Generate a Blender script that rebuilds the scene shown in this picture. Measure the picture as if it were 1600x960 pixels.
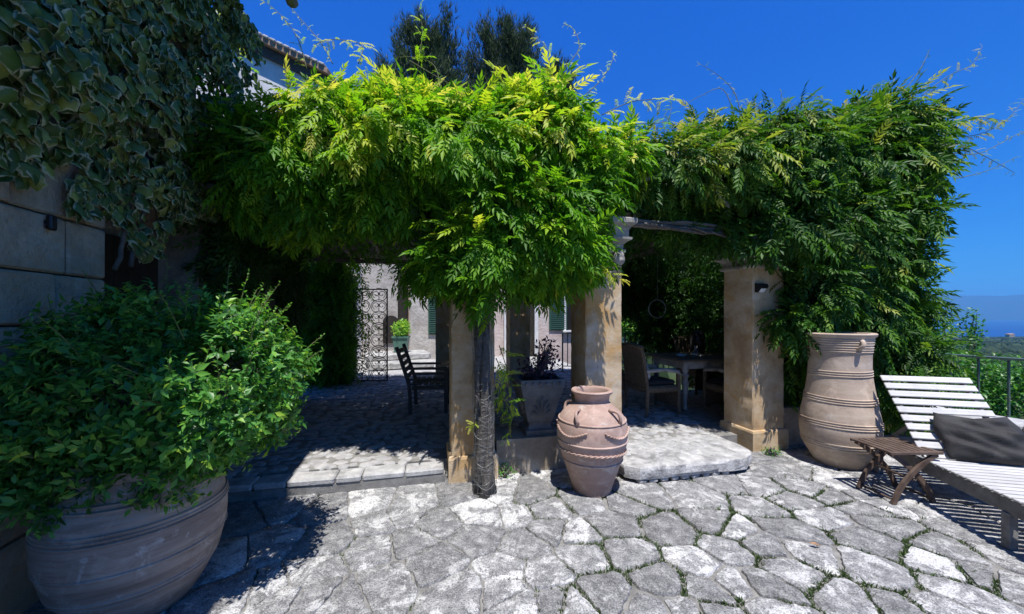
import bpy, bmesh, math, random
import numpy as np
from mathutils import Vector, Matrix

for o in list(bpy.data.objects):
    bpy.data.objects.remove(o)
random.seed(7)
RNG = np.random.default_rng(11)
SC = bpy.context.scene
COL = SC.collection

# ------------------------------------------------------------------ camera
EYE, FPX, HORZ = 1.6, 580.0, 492.0
cam_d = bpy.data.cameras.new('camera')
cam = bpy.data.objects.new('camera', cam_d)
COL.objects.link(cam)
cam.location = (0, 0, EYE)
cam.rotation_euler = (math.radians(90), 0, 0)
cam_d.sensor_width = 36.0
cam_d.lens = FPX / 1600 * 36.0
cam_d.shift_y = (HORZ - 480) / 1600
cam_d.clip_start = 0.02
cam_d.clip_end = 120000
SC.camera = cam

# ------------------------------------------------------------------ sky, sun, exposure
SKY_GRADE = [(0.09 * 0.15 ** 0.25, 1.25), (0.42 * 0.15 ** -0.12, 0.88), (0.90 * 0.15 ** -0.55, 0.45)]     # gain, power for R, G, B
SUN_EL = math.radians(70)
SUN_H = Vector((0.20, -1.0)).normalized()
sun_dir = Vector((SUN_H.x * math.cos(SUN_EL), SUN_H.y * math.cos(SUN_EL), math.sin(SUN_EL)))
world = bpy.data.worlds.new('World')
SC.world = world
world.use_nodes = True
wn = world.node_tree
wn.nodes.clear()
w_out = wn.nodes.new('ShaderNodeOutputWorld')
w_bg = wn.nodes.new('ShaderNodeBackground')
w_sky = wn.nodes.new('ShaderNodeTexSky')
w_sky.sky_type = 'NISHITA'
w_sky.sun_disc = False
w_sky.sun_elevation = SUN_EL
w_sky.sun_rotation = math.atan2(SUN_H.x, SUN_H.y)
w_sky.altitude = 250
w_sky.air_density = 1.0
w_sky.dust_density = 0.15
w_sky.ozone_density = 3.0
# deep Mediterranean blue: grade each channel of the sky by a power and a gain
w_sep = wn.nodes.new('ShaderNodeSeparateColor')
w_cmb = wn.nodes.new('ShaderNodeCombineColor')
wn.links.new(w_sky.outputs[0], w_sep.inputs[0])
for ch, (gain, power) in enumerate(SKY_GRADE):
    w_p = wn.nodes.new('ShaderNodeMath'); w_p.operation = 'POWER'; w_p.inputs[1].default_value = power
    w_m = wn.nodes.new('ShaderNodeMath'); w_m.operation = 'MULTIPLY'; w_m.inputs[1].default_value = gain
    wn.links.new(w_sep.outputs[ch], w_p.inputs[0])
    wn.links.new(w_p.outputs[0], w_m.inputs[0])
    wn.links.new(w_m.outputs[0], w_cmb.inputs[ch])
wn.links.new(w_cmb.outputs[0], w_bg.inputs['Color'])
w_bg.inputs['Strength'].default_value = 0.112
wn.links.new(w_bg.outputs[0], w_out.inputs['Surface'])

sun_l = bpy.data.lights.new('sun', 'SUN')
sun_l.energy = 5.0
sun_l.angle = math.radians(0.5)
sun_l.color = (1.0, 0.955, 0.90)
sun = bpy.data.objects.new('sun', sun_l)
COL.objects.link(sun)
sun.rotation_euler = (-sun_dir).to_track_quat('-Z', 'Y').to_euler()
sun.location = (0, 0, 30)

SC.view_settings.view_transform = 'Standard'
SC.view_settings.look = 'None'
SC.view_settings.gamma = 1.0
SC.view_settings.exposure = 0.5
SC.view_settings.use_curve_mapping = False
SC.cycles.max_bounces = 6
SC.cycles.diffuse_bounces = 4
SC.cycles.glossy_bounces = 2
SC.cycles.transmission_bounces = 4
SC.cycles.volume_bounces = 0
SC.cycles.use_denoising = True

# ------------------------------------------------------------------ helpers
def P(px, py, D):
    """photo pixel and distance -> place in the garden"""
    return np.array(((px - 800) / FPX * D, D, EYE - (py - HORZ) / FPX * D))

def G(px, py, z=0.0):
    D = (EYE - z) * FPX / (py - HORZ)
    return np.array(((px - 800) / FPX * D, D))

class MB:
    def __init__(self):
        self.v, self.f, self.a = [], [], []
        self.n = 0
    def add(self, verts, faces, a=0.0):
        verts = [tuple(map(float, p)) for p in verts]
        self.v += verts
        self.f += [tuple(i + self.n for i in f) for f in faces]
        self.a += [a] * len(verts)
        self.n += len(verts)
        return self
    def box(self, c, s, rz=0.0, M=None):
        hx, hy, hz = s[0] / 2, s[1] / 2, s[2] / 2
        vs = [Vector((x, y, z)) for z in (-hz, hz) for x, y in ((-hx, -hy), (hx, -hy), (hx, hy), (-hx, hy))]
        R = M if M is not None else Matrix.Rotation(rz, 3, 'Z')
        vs = [R @ p + Vector(c) for p in vs]
        return self.add(vs, [(3, 2, 1, 0), (4, 5, 6, 7), (0, 1, 5, 4), (1, 2, 6, 5), (2, 3, 7, 6), (3, 0, 4, 7)])
    def bbox(self, c, s, rz=0.0, b=0.01, M=None):
        """box with chamfered edges"""
        bm = bmesh.new()
        bmesh.ops.create_cube(bm, size=1.0)
        for v in bm.verts:
            v.co = Vector((v.co.x * s[0], v.co.y * s[1], v.co.z * s[2]))
        bmesh.ops.bevel(bm, geom=bm.edges[:], offset=min(b, min(s) * 0.45), segments=1, affect='EDGES')
        R = M if M is not None else Matrix.Rotation(rz, 3, 'Z')
        bm.verts.index_update()
        vs = [R @ v.co + Vector(c) for v in bm.verts]
        fs = [tuple(v.index for v in f.verts) for f in bm.faces]
        bm.free()
        return self.add(vs, fs)
    def beam(self, p, q, w, h, b=0.004):
        """bar of width w and height h from p to q"""
        p, q = Vector(p), Vector(q)
        d = q - p
        L = d.length
        y = d.normalized()
        x = y.cross(Vector((0, 0, 1)))
        if x.length < 1e-4:
            x = Vector((1, 0, 0))
        x.normalize()
        z = x.cross(y)
        M = Matrix((x, y, z)).transposed()
        return self.bbox((p + q) / 2, (w, L, h), b=b, M=M)
    def tube(self, pts, r, seg=6, cap=True):
        pts = [Vector(p) for p in pts]
        rs = r if hasattr(r, '__len__') else [r] * len(pts)
        vs, fs = [], []
        prev = None
        for i, p in enumerate(pts):
            t = (pts[min(i + 1, len(pts) - 1)] - pts[max(i - 1, 0)])
            t = t.normalized() if t.length > 1e-9 else Vector((0, 0, 1))
            if prev is None:
                x = t.cross(Vector((0.13, 0.31, 0.94)))
                if x.length < 1e-3:
                    x = t.cross(Vector((1, 0, 0)))
            else:
                x = prev - t * prev.dot(t)
            x.normalize()
            prev = x
            y = t.cross(x)
            for k in range(seg):
                a = 2 * math.pi * k / seg
                vs.append(p + (x * math.cos(a) + y * math.sin(a)) * rs[i])
        for i in range(len(pts) - 1):
            for k in range(seg):
                a, b = i * seg + k, i * seg + (k + 1) % seg
                fs.append((a, b, b + seg, a + seg))
        if cap:
            fs.append(tuple(range(seg - 1, -1, -1)))
            fs.append(tuple(range((len(pts) - 1) * seg, len(pts) * seg)))
        return self.add(vs, fs)
    def lathe(self, prof, c=(0, 0, 0), seg=48, wob=None):
        vs, fs = [], []
        for r, z in prof:
            for k in range(seg):
                a = 2 * math.pi * k / seg
                rr = r * (1 + (wob(a, z) if wob else 0))
                vs.append((c[0] + rr * math.cos(a), c[1] + rr * math.sin(a), c[2] + z))
        for i in range(len(prof) - 1):
            for k in range(seg):
                a, b = i * seg + k, i * seg + (k + 1) % seg
                fs.append((a, b, b + seg, a + seg))
        return self.add(vs, fs)
    def sqstack(self, prof, c, rz, cap=True):
        """square profile: list of (half width, z)"""
        vs, fs = [], []
        cr, sr = math.cos(rz), math.sin(rz)
        for h, z in prof:
            for x, y in ((-h, -h), (h, -h), (h, h), (-h, h)):
                vs.append((c[0] + x * cr - y * sr, c[1] + x * sr + y * cr, c[2] + z))
        for i in range(len(prof) - 1):
            for k in range(4):
                a, b = i * 4 + k, i * 4 + (k + 1) % 4
                fs.append((a, b, b + 4, a + 4))
        if cap:
            fs.append((3, 2, 1, 0))
            n = (len(prof) - 1) * 4
            fs.append((n, n + 1, n + 2, n + 3))
        return self.add(vs, fs)
    def mesh(self, name, mat=None, smooth=False, attr=None):
        me = bpy.data.meshes.new(name)
        me.from_pydata(self.v, [], self.f)
        if smooth:
            me.polygons.foreach_set('use_smooth', [True] * len(me.polygons))
        if attr:
            at = me.attributes.new(attr, 'FLOAT', 'POINT')
            at.data.foreach_set('value', self.a)
        if mat:
            me.materials.append(mat)
        return me
    def build(self, name, mat, parent=None, smooth=False, sharp=None, attr=None):
        me = self.mesh(name, mat, smooth or sharp is not None, attr)
        if sharp is not None:
            me.set_sharp_from_angle(angle=math.radians(sharp))
        return link(name, me, parent)

def link(name, data, parent=None):
    o = bpy.data.objects.new(name, data)
    COL.objects.link(o)
    if parent is not None:
        o.parent = parent
        o.matrix_parent_inverse = parent_world(parent).inverted()
    return o

def parent_world(o):
    M = o.matrix_basis.copy()
    return M if o.parent is None else parent_world(o.parent) @ o.matrix_parent_inverse @ M

def tag(o, label=None, cat=None, group=None, kind=None):
    if label: o['label'] = label
    if cat: o['category'] = cat
    if group: o['group'] = group
    if kind: o['kind'] = kind
    return o

def thing(name, label, cat, loc=(0, 0, 0), group=None):
    o = bpy.data.objects.new(name, None)
    o.empty_display_size = 0.2
    o.location = tuple(map(float, loc))
    COL.objects.link(o)
    return tag(o, label, cat, group, 'thing')

# ------------------------------------------------------------------ materials
def rgba(c):
    return (c[0], c[1], c[2], 1.0)

class NT:
    def __init__(self, name):
        self.m = bpy.data.materials.new(name)
        self.m.use_nodes = True
        self.t = self.m.node_tree
        self.t.nodes.clear()
        self.out = self.t.nodes.new('ShaderNodeOutputMaterial')
        self.geo = None
    def n(self, kind, **kw):
        nd = self.t.nodes.new(kind)
        for k, v in kw.items():
            setattr(nd, k, v)
        return nd
    def l(self, a, b):
        self.t.links.new(a, b)
    def pos(self):
        if self.geo is None:
            self.geo = self.n('ShaderNodeNewGeometry')
        return self.geo.outputs['Position']
    def noise(self, scale, detail=4, rough=0.55, vec=None, dist=0.0):
        nd = self.n('ShaderNodeTexNoise')
        nd.inputs['Scale'].default_value = scale
        nd.inputs['Detail'].default_value = detail
        nd.inputs['Roughness'].default_value = rough
        nd.inputs['Distortion'].default_value = dist
        self.l(vec if vec is not None else self.pos(), nd.inputs['Vector'])
        return nd.outputs['Fac']
    def ramp(self, fac, stops):
        nd = self.n('ShaderNodeValToRGB')
        e = nd.color_ramp.elements
        e[0].position, e[0].color = stops[0][0], rgba(stops[0][1])
        e[1].position, e[1].color = stops[-1][0], rgba(stops[-1][1])
        for p, c in stops[1:-1]:
            k = e.new(p)
            k.color = rgba(c)
        self.l(fac, nd.inputs['Fac'])
        return nd.outputs['Color']
    def val(self, fac, a, b, lo=0.0, hi=1.0):
        nd = self.n('ShaderNodeMapRange')
        for k, v in zip(('From Min', 'From Max', 'To Min', 'To Max'), (a, b, lo, hi)):
            nd.inputs[k].default_value = v
        self.l(fac, nd.inputs['Value'])
        return nd.outputs['Result']
    def math(self, op, a, b=None):
        nd = self.n('ShaderNodeMath', operation=op)
        for i, x in enumerate((a, b)):
            if x is None: continue
            if isinstance(x, (int, float)): nd.inputs[i].default_value = x
            else: self.l(x, nd.inputs[i])
        return nd.outputs[0]
    def mix(self, fac, a, b, mode='MIX'):
        nd = self.n('ShaderNodeMix', data_type='RGBA', blend_type=mode)
        for s, x in ((nd.inputs[0], fac), (nd.inputs[6], a), (nd.inputs[7], b)):
            if isinstance(x, (int, float)): s.default_value = x
            elif isinstance(x, tuple): s.default_value = rgba(x)
            else: self.l(x, s)
        return nd.outputs[2]
    def attr(self, name):
        nd = self.n('ShaderNodeAttribute', attribute_name=name)
        return nd.outputs['Fac']
    def rand(self):
        return self.n('ShaderNodeObjectInfo').outputs['Random']
    def bump(self, h, strength=0.3, dist=0.01):
        nd = self.n('ShaderNodeBump')
        nd.inputs['Strength'].default_value = strength
        nd.inputs['Distance'].default_value = dist
        self.l(h, nd.inputs['Height'])
        return nd.outputs['Normal']
    def surf(self, color, rough=0.8, normal=None, metal=0.0, spec=0.3):
        b = self.n('ShaderNodeBsdfPrincipled')
        if isinstance(color, tuple): b.inputs['Base Color'].default_value = rgba(color)
        else: self.l(color, b.inputs['Base Color'])
        if isinstance(rough, (int, float)): b.inputs['Roughness'].default_value = rough
        else: self.l(rough, b.inputs['Roughness'])
        b.inputs['Metallic'].default_value = metal
        b.inputs['Specular IOR Level'].default_value = spec
        if normal is not None: self.l(normal, b.inputs['Normal'])
        return b.outputs[0]
    def done(self, s):
        self.l(s, self.out.inputs['Surface'])
        return self.m

def mottled(name, c1, c2, scale=6, rough=0.85, bump=0.35, bscale=40, stain=None, spec=0.25, bdist=0.01):
    t = NT(name)
    f = t.noise(scale, 6, 0.62)
    c = t.ramp(f, [(0.30, c1), (0.68, c2)])
    fine = t.noise(bscale, 5, 0.65)
    c = t.mix(t.val(fine, 0.3, 0.75, 0.0, 0.35), c, tuple(x * 0.55 for x in c1))
    if stain:
        g = t.noise(scale * 0.45, 5, 0.7, dist=0.6)
        c = t.mix(t.val(g, 0.52, 0.68), c, stain)
    return t.done(t.surf(c, rough, t.bump(fine, bump, bdist), spec=spec))

def leafmat(name, stops, attr='tint', trans=0.35, rough=0.45, spec=0.4, tcol=None, edge=None):
    t = NT(name)
    c = t.ramp(t.attr(attr), stops)
    if edge:
        e = t.attr('edge')
        w = t.noise(13, 3, 0.6)
        k = t.math('ADD', e, t.math('MULTIPLY', w, 1.5))
        c = t.mix(t.val(k, 1.55, 1.75, 0, .85), c, edge)
        c = t.mix(t.val(t.noise(14, 3), 0.45, 0.7, 0, 0.35), c, (0.10, 0.14, 0.11))
    p = t.surf(c, rough, spec=spec)
    tr = t.n('ShaderNodeBsdfTranslucent')
    cc = t.mix(1.0, c, tcol or (1.5, 1.5, 0.6), 'MULTIPLY')
    t.l(cc, tr.inputs['Color'])
    ms = t.n('ShaderNodeMixShader')
    ms.inputs[0].default_value = trans
    t.l(p, ms.inputs[1]); t.l(tr.outputs[0], ms.inputs[2])
    return t.done(ms.outputs[0])

def flagmat():
    t = NT('weathered_limestone')
    r = t.rand()
    f = t.noise(11, 9, 0.74, dist=0.3)
    c = t.ramp(f, [(0.34, (0.15, 0.151, 0.155)), (0.46, (0.255, 0.256, 0.26)), (0.55, (0.37, 0.37, 0.37)), (0.65, (0.56, 0.56, 0.55))])
    # bleached crust in ragged patches, more of it on some stones
    g = t.noise(4.2, 9, 0.78, dist=0.5)
    gg = t.math('ADD', g, t.math('MULTIPLY', r, 0.10))
    c = t.mix(t.val(gg, 0.58, 0.625, 0, 0.85), c, (0.72, 0.72, 0.71))
    sp = t.noise(120, 5, 0.75)
    c = t.mix(t.val(sp, 0.52, 0.60, 0, 0.8), c, (0.085, 0.087, 0.091))
    c = t.mix(t.val(sp, 0.36, 0.45, 0.7, 0), c, (0.70, 0.70, 0.69))
    pit = t.noise(46, 6, 0.7)
    c = t.mix(t.val(pit, 0.60, 0.68, 0, 0.6), c, (0.085, 0.087, 0.09))
    k = t.val(r, 0, 1, 0.68, 1.0)
    cc = t.n('ShaderNodeVectorMath', operation='SCALE')
    t.l(c, cc.inputs[0]); t.l(k, cc.inputs['Scale'])
    h = t.math('ADD', t.math('MULTIPLY', sp, 0.5), t.math('ADD', t.noise(24, 8, 0.72), t.math('MULTIPLY', t.val(pit, 0.58, 0.7), -0.5)))
    return t.done(t.surf(cc.outputs[0], 0.95, t.bump(h, 0.6, 0.02), spec=0.15))

def plainmat(name, c, rough=0.6, metal=0.0, spec=0.4, var=0.25, scale=30):
    t = NT(name)
    f = t.noise(scale, 4, 0.6)
    col = t.ramp(f, [(0.3, tuple(x * (1 - var) for x in c)), (0.7, tuple(min(1, x * (1 + var)) for x in c))])
    return t.done(t.surf(col, rough, t.bump(f, 0.15, 0.004), metal, spec))

def woodmat(name, c1, c2, rough=0.75, sx=2, sy=40):
    t = NT(name)
    mp = t.n('ShaderNodeMapping')
    tc = t.n('ShaderNodeTexCoord')
    t.l(tc.outputs['Object'], mp.inputs['Vector'])
    mp.inputs['Scale'].default_value = (sx, sy, sy)
    f = t.noise(1.0, 5, 0.65, vec=mp.outputs[0])
    g = t.noise(9, 4)
    c = t.ramp(f, [(0.3, c1), (0.7, c2)])
    c = t.mix(t.val(g, 0.5, 0.75, 0, 0.5), c, tuple(x * 0.7 for x in c1))
    c = t.mix(t.val(t.rand(), 0, 1, 0, 0.25), c, tuple(x * 0.6 for x in c1))
    return t.done(t.surf(c, rough, t.bump(f, 0.3, 0.004), spec=0.25))

def potmat(name, c1, c2, band, bscale):
    """thrown clay: horizontal streaks plus blotches"""
    t = NT(name)
    sep = t.n('ShaderNodeSeparateXYZ')
    t.l(t.pos(), sep.inputs[0])
    cmb = t.n('ShaderNodeCombineXYZ')
    t.l(t.math('MULTIPLY', sep.outputs[0], 1.3), cmb.inputs[0])
    t.l(t.math('MULTIPLY', sep.outputs[1], 1.3), cmb.inputs[1])
    t.l(t.math('MULTIPLY', sep.outputs[2], bscale), cmb.inputs[2])
    f = t.noise(1.0, 6, 0.65, vec=cmb.outputs[0])
    c = t.ramp(f, [(0.34, c1), (0.62, c2)])
    c = t.mix(t.val(f, 0.58, 0.72, 0, 0.7), c, band)
    g = t.noise(5, 6, 0.7, dist=0.5)
    c = t.mix(t.val(g, 0.52, 0.70, 0, 0.65), c, tuple(min(1, x * 1.45) for x in c2))
    g2 = t.noise(3.3, 6, 0.75)
    c = t.mix(t.val(g2, 0.56, 0.72, 0, 0.5), c, tuple(x * 0.5 for x in c1))
    lime = t.noise(8, 8, 0.78, dist=0.9)
    c = t.mix(t.val(lime, 0.56, 0.66, 0, 0.55), c, (0.62, 0.58, 0.53))
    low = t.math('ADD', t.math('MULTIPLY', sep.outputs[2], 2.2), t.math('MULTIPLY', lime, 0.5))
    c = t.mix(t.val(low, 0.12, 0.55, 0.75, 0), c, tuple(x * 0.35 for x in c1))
    fine = t.noise(90, 4, 0.6)
    h = t.math('ADD', f, t.math('MULTIPLY', fine, 0.4))
    return t.done(t.surf(c, 0.85, t.bump(h, 0.35, 0.008), spec=0.2))

M = {}
M['flag'] = flagmat()
M['joint'] = mottled('joint_earth', (0.15, 0.147, 0.137), (0.32, 0.314, 0.30), 9, 0.95, 0.6, 60)
M['cobble'] = mottled('cobble', (0.26, 0.26, 0.265), (0.52, 0.52, 0.515), 8, 0.9, 0.6, 55)
M['kerb'] = mottled('kerb_marble', (0.30, 0.30, 0.30), (0.58, 0.58, 0.57), 9, 0.85, 0.6, 60, stain=(0.25, 0.25, 0.245))
M['slab'] = mottled('step_slab', (0.26, 0.26, 0.26), (0.64, 0.635, 0.62), 9, 0.9, 0.8, 45, stain=(0.20, 0.20, 0.20), bdist=0.02)
M['plaster_plain'] = mottled('ochre_plaster', (0.36, 0.255, 0.155), (0.50, 0.385, 0.26), 3.2, 0.9, 0.25, 34, stain=(0.47, 0.30, 0.13))
def plastermat():
    t = NT('ochre_plaster')
    f = t.noise(2.6, 8, 0.68, dist=0.4)
    c = t.ramp(f, [(0.36, (0.38, 0.26, 0.145)), (0.50, (0.52, 0.39, 0.24)), (0.64, (0.60, 0.50, 0.37))])
    o = t.noise(1.9, 7, 0.72, dist=0.8)
    c = t.mix(t.val(o, 0.53, 0.64, 0, 0.8), c, (0.50, 0.29, 0.10))
    g = t.noise(6, 9, 0.78, dist=0.3)
    c = t.mix(t.val(g, 0.57, 0.64, 0, 0.7), c, (0.50, 0.46, 0.40))
    d = t.noise(9, 9, 0.8)
    c = t.mix(t.val(d, 0.60, 0.68, 0, 0.6), c, (0.17, 0.125, 0.085))
    fine = t.noise(55, 6, 0.7)
    h = t.math('ADD', t.math('MULTIPLY', fine, 0.4), t.math('ADD', g, d))
    return t.done(t.surf(c, 0.92, t.bump(h, 0.45, 0.015), spec=0.2))
M['plaster'] = plastermat()
M['capital'] = mottled('capital_stone', (0.26, 0.245, 0.22), (0.46, 0.44, 0.40), 7, 0.9, 0.5, 40, stain=(0.12, 0.115, 0.105))
M['lowwall'] = mottled('low_wall_plaster', (0.22, 0.18, 0.13), (0.42, 0.36, 0.29), 4, 0.95, 0.6, 30, stain=(0.5, 0.49, 0.47))
M['block'] = mottled('wall_block', (0.30, 0.25, 0.175), (0.56, 0.48, 0.355), 4, 0.92, 0.9, 26, stain=(0.42, 0.30, 0.18), bdist=0.02)
M['mortar'] = mottled('wall_mortar', (0.10, 0.085, 0.065), (0.36, 0.33, 0.28), 6, 0.95, 0.6, 40)
M['darkdoor'] = woodmat('old_door_wood', (0.02, 0.018, 0.015), (0.05, 0.043, 0.035), sx=30, sy=3)
M['eave'] = woodmat('eave_wood', (0.06, 0.05, 0.04), (0.13, 0.11, 0.09))
M['rooftile'] = mottled('roof_tile', (0.26, 0.16, 0.10), (0.45, 0.33, 0.24), 6, 0.9, 0.4, 30)
M['oldwall'] = mottled('old_house_render', (0.36, 0.33, 0.30), (0.66, 0.63, 0.59), 2.2, 0.95, 0.7, 12, stain=(0.27, 0.25, 0.235), bdist=0.03)
M['pinkwall'] = mottled('pink_house_render', (0.46, 0.37, 0.34), (0.66, 0.57, 0.53), 2.2, 0.95, 0.6, 14, stain=(0.55, 0.53, 0.50), bdist=0.03)
M['whitewall'] = mottled('white_render', (0.62, 0.62, 0.62), (0.80, 0.80, 0.79), 2.5, 0.95, 0.4, 20, stain=(0.45, 0.45, 0.46))
M['tanwall'] = mottled('tan_render', (0.28, 0.24, 0.18), (0.42, 0.37, 0.29), 3, 0.95, 0.5, 20)
M['shutter'] = plainmat('green_shutter_paint', (0.035, 0.10, 0.075), 0.5)
M['iron'] = plainmat('wrought_iron', (0.022, 0.022, 0.024), 0.5, 0.0, 0.5)
M['railing'] = plainmat('rail_paint', (0.075, 0.12, 0.105), 0.45, 0.0, 0.5)
M['hoop'] = plainmat('grey_hoop_metal', (0.26, 0.28, 0.28), 0.5, 0.3, 0.5)
M['black'] = plainmat('black_plastic', (0.015, 0.015, 0.016), 0.4)
M['panel'] = plainmat('pale_lens', (0.7, 0.72, 0.74), 0.25)
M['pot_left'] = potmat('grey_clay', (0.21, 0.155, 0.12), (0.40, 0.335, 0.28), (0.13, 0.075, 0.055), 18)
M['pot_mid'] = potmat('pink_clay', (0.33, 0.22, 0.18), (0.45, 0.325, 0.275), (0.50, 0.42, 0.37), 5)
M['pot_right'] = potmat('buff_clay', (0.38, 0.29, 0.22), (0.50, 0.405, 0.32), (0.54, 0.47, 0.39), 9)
M['soil'] = mottled('soil', (0.03, 0.025, 0.02), (0.07, 0.055, 0.04), 12, 0.95, 0.6, 50)
M['urn'] = mottled('urn_stone', (0.11, 0.11, 0.11), (0.22, 0.215, 0.205), 8, 0.9, 0.5, 40, stain=(0.10, 0.10, 0.10))
M['bark'] = mottled('vine_bark', (0.085, 0.078, 0.07), (0.22, 0.205, 0.19), 16, 0.95, 1.0, 60, stain=(0.07, 0.06, 0.05), bdist=0.03)
M['wire'] = plainmat('wire_netting', (0.15, 0.16, 0.165), 0.5, 0.2)
M['reed'] = woodmat('grey_branch', (0.10, 0.09, 0.08), (0.24, 0.22, 0.195))
M['lounger'] = woodmat('bleached_teak', (0.46, 0.455, 0.44), (0.66, 0.655, 0.64), sx=3, sy=45)
M['lframe'] = woodmat('weathered_teak', (0.13, 0.125, 0.12), (0.26, 0.255, 0.245), sx=14, sy=14)
M['stool'] = woodmat('dark_stool_wood', (0.075, 0.05, 0.038), (0.16, 0.115, 0.09), sx=14, sy=14)
M['bench'] = woodmat('grey_bench_wood', (0.06, 0.055, 0.05), (0.13, 0.12, 0.11), sx=14, sy=14)
M['wicker'] = mottled('wicker', (0.10, 0.075, 0.05), (0.22, 0.17, 0.12), 30, 0.8, 0.8, 120)
M['tablewhite'] = mottled('worn_white_paint', (0.30, 0.28, 0.25), (0.55, 0.53, 0.50), 9, 0.6, 0.3, 50, stain=(0.16, 0.12, 0.09))
M['tabletop'] = woodmat('table_top_wood', (0.10, 0.08, 0.06), (0.22, 0.185, 0.15))
M['greenpot'] = plainmat('green_glazed_planter', (0.09, 0.19, 0.15), 0.45)

def clothmat():
    t = NT('charcoal_cushion')
    f = t.noise(5, 5, 0.6, dist=0.8)
    wv = t.noise(260, 2)
    c = t.ramp(f, [(0.3, (0.020, 0.020, 0.021)), (0.7, (0.046, 0.045, 0.045))])
    return t.done(t.surf(c, 0.75, t.bump(t.math('ADD', f, t.math('MULTIPLY', wv, 0.03)), 0.5, 0.03), spec=0.3))
M['cushion'] = clothmat()
M['cushion_pale'] = plainmat('pale_cushion', (0.55, 0.55, 0.56), 0.8)

def glassmat():
    t = NT('clear_glass')
    b = t.n('ShaderNodeBsdfPrincipled')
    b.inputs['Base Color'].default_value = (0.9, 0.95, 0.95, 1)
    b.inputs['Roughness'].default_value = 0.05
    b.inputs['Transmission Weight'].default_value = 0.9
    return t.done(b.outputs[0])
M['glass'] = glassmat()

M['wist'] = leafmat('wisteria_leaf', [(0.0, (0.022, 0.070, 0.010)), (0.40, (0.085, 0.25, 0.014)), (0.68, (0.20, 0.42, 0.020)),
                                      (0.88, (0.40, 0.52, 0.035)), (1.0, (0.58, 0.58, 0.13))], trans=0.46, rough=0.5, spec=0.3)
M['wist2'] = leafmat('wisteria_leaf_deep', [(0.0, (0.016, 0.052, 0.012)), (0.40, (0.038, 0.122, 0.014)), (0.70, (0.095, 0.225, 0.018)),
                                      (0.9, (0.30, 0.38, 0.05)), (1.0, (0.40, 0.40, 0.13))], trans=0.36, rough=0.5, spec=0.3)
M['bush'] = leafmat('shrub_leaf', [(0.0, (0.022, 0.075, 0.016)), (0.5, (0.078, 0.255, 0.045)), (0.8, (0.17, 0.42, 0.065)), (1.0, (0.34, 0.52, 0.07))],
                    trans=0.40, rough=0.40, spec=0.45)
M['ivy'] = leafmat('variegated_ivy_leaf', [(0.0, (0.03, 0.08, 0.016)), (0.6, (0.085, 0.17, 0.035)), (1.0, (0.28, 0.34, 0.07))],
                   trans=0.2, rough=0.5, spec=0.45, edge=(0.50, 0.51, 0.33), tcol=(1.1, 1.2, 0.7))
M['twig'] = plainmat('green_twig', (0.13, 0.14, 0.05), 0.7)
M['ivystem'] = mottled('ivy_stem', (0.08, 0.065, 0.05), (0.17, 0.145, 0.12), 14, 0.9, 0.6, 60)
M['grass'] = leafmat('joint_weeds', [(0.0, (0.03, 0.06, 0.02)), (1.0, (0.085, 0.14, 0.04))], trans=0.25, rough=0.6)
M['pine'] = leafmat('conifer_needles', [(0.0, (0.018, 0.045, 0.020)), (1.0, (0.075, 0.125, 0.05))], trans=0.15, rough=0.6)
M['purple'] = leafmat('purple_leaf', [(0.0, (0.05, 0.02, 0.04)), (1.0, (0.14, 0.07, 0.11))], trans=0.2)
M['wood'] = leafmat('far_wood', [(0.0, (0.012, 0.026, 0.010)), (1.0, (0.05, 0.075, 0.03))], trans=0.05, rough=0.8, spec=0.1)
M['dryleaf'] = plainmat('dry_leaf', (0.30, 0.17, 0.09), 0.8)

def seamat():
    t = NT('sea_water')
    f = t.noise(0.0006, 4, 0.6)
    c = t.ramp(f, [(0.3, (0.003, 0.04, 0.17)), (0.7, (0.004, 0.05, 0.20))])
    return t.done(t.surf(c, 0.55, spec=0.12))
M['sea'] = seamat()
M['hill'] = mottled('hillside_soil', (0.018, 0.034, 0.014), (0.04, 0.056, 0.026), 0.02, 0.95, 0.2, 0.2, spec=0.05)
M['mount'] = mottled('far_mountain_rock', (0.03, 0.042, 0.035), (0.06, 0.066, 0.055), 0.0006, 0.95, 0.0, 0.01, spec=0.05)

# ------------------------------------------------------------------ leaf scattering
def frames(d, up):
    d = d / np.linalg.norm(d, axis=1, keepdims=True)
    x = np.cross(d, up)
    ln = np.linalg.norm(x, axis=1, keepdims=True)
    x = np.where(ln < 1e-4, np.array([[1.0, 0, 0]]), x / np.maximum(ln, 1e-4))
    z = np.cross(x, d)
    return np.stack([x, d, z], axis=2)      # columns x, y(=d), z

def cloud_mesh(name, tmpl, pos, R, sc, tint, mat, extra=None):
    smooth = extra is not None
    V, F = tmpl[0], tmpl[1]
    n, k = len(pos), len(V)
    verts = (np.einsum('nij,kj->nki', R, V) * sc[:, None, None] + pos[:, None, :]).reshape(-1, 3)
    nf, fk = F.shape
    faces = (F[None] + (np.arange(n) * k)[:, None, None]).reshape(-1)
    me = bpy.data.meshes.new(name)
    me.vertices.add(n * k)
    me.vertices.foreach_set('co', verts.astype(np.float32).ravel())
    me.loops.add(len(faces))
    me.loops.foreach_set('vertex_index', faces.astype(np.int32))
    me.polygons.add(n * nf)
    me.polygons.foreach_set('loop_start', (np.arange(n * nf) * fk).astype(np.int32))
    if smooth:
        me.polygons.foreach_set('use_smooth', np.ones(n * nf, bool))
    me.update(calc_edges=True)
    at = me.attributes.new('tint', 'FLOAT', 'POINT')
    at.data.foreach_set('value', np.repeat(tint, k).astype(np.float32))
    if extra is not None:
        at = me.attributes.new('edge', 'FLOAT', 'POINT')
        at.data.foreach_set('value', np.tile(extra, n).astype(np.float32))
    me.materials.append(mat)
    me.validate()
    return me

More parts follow.
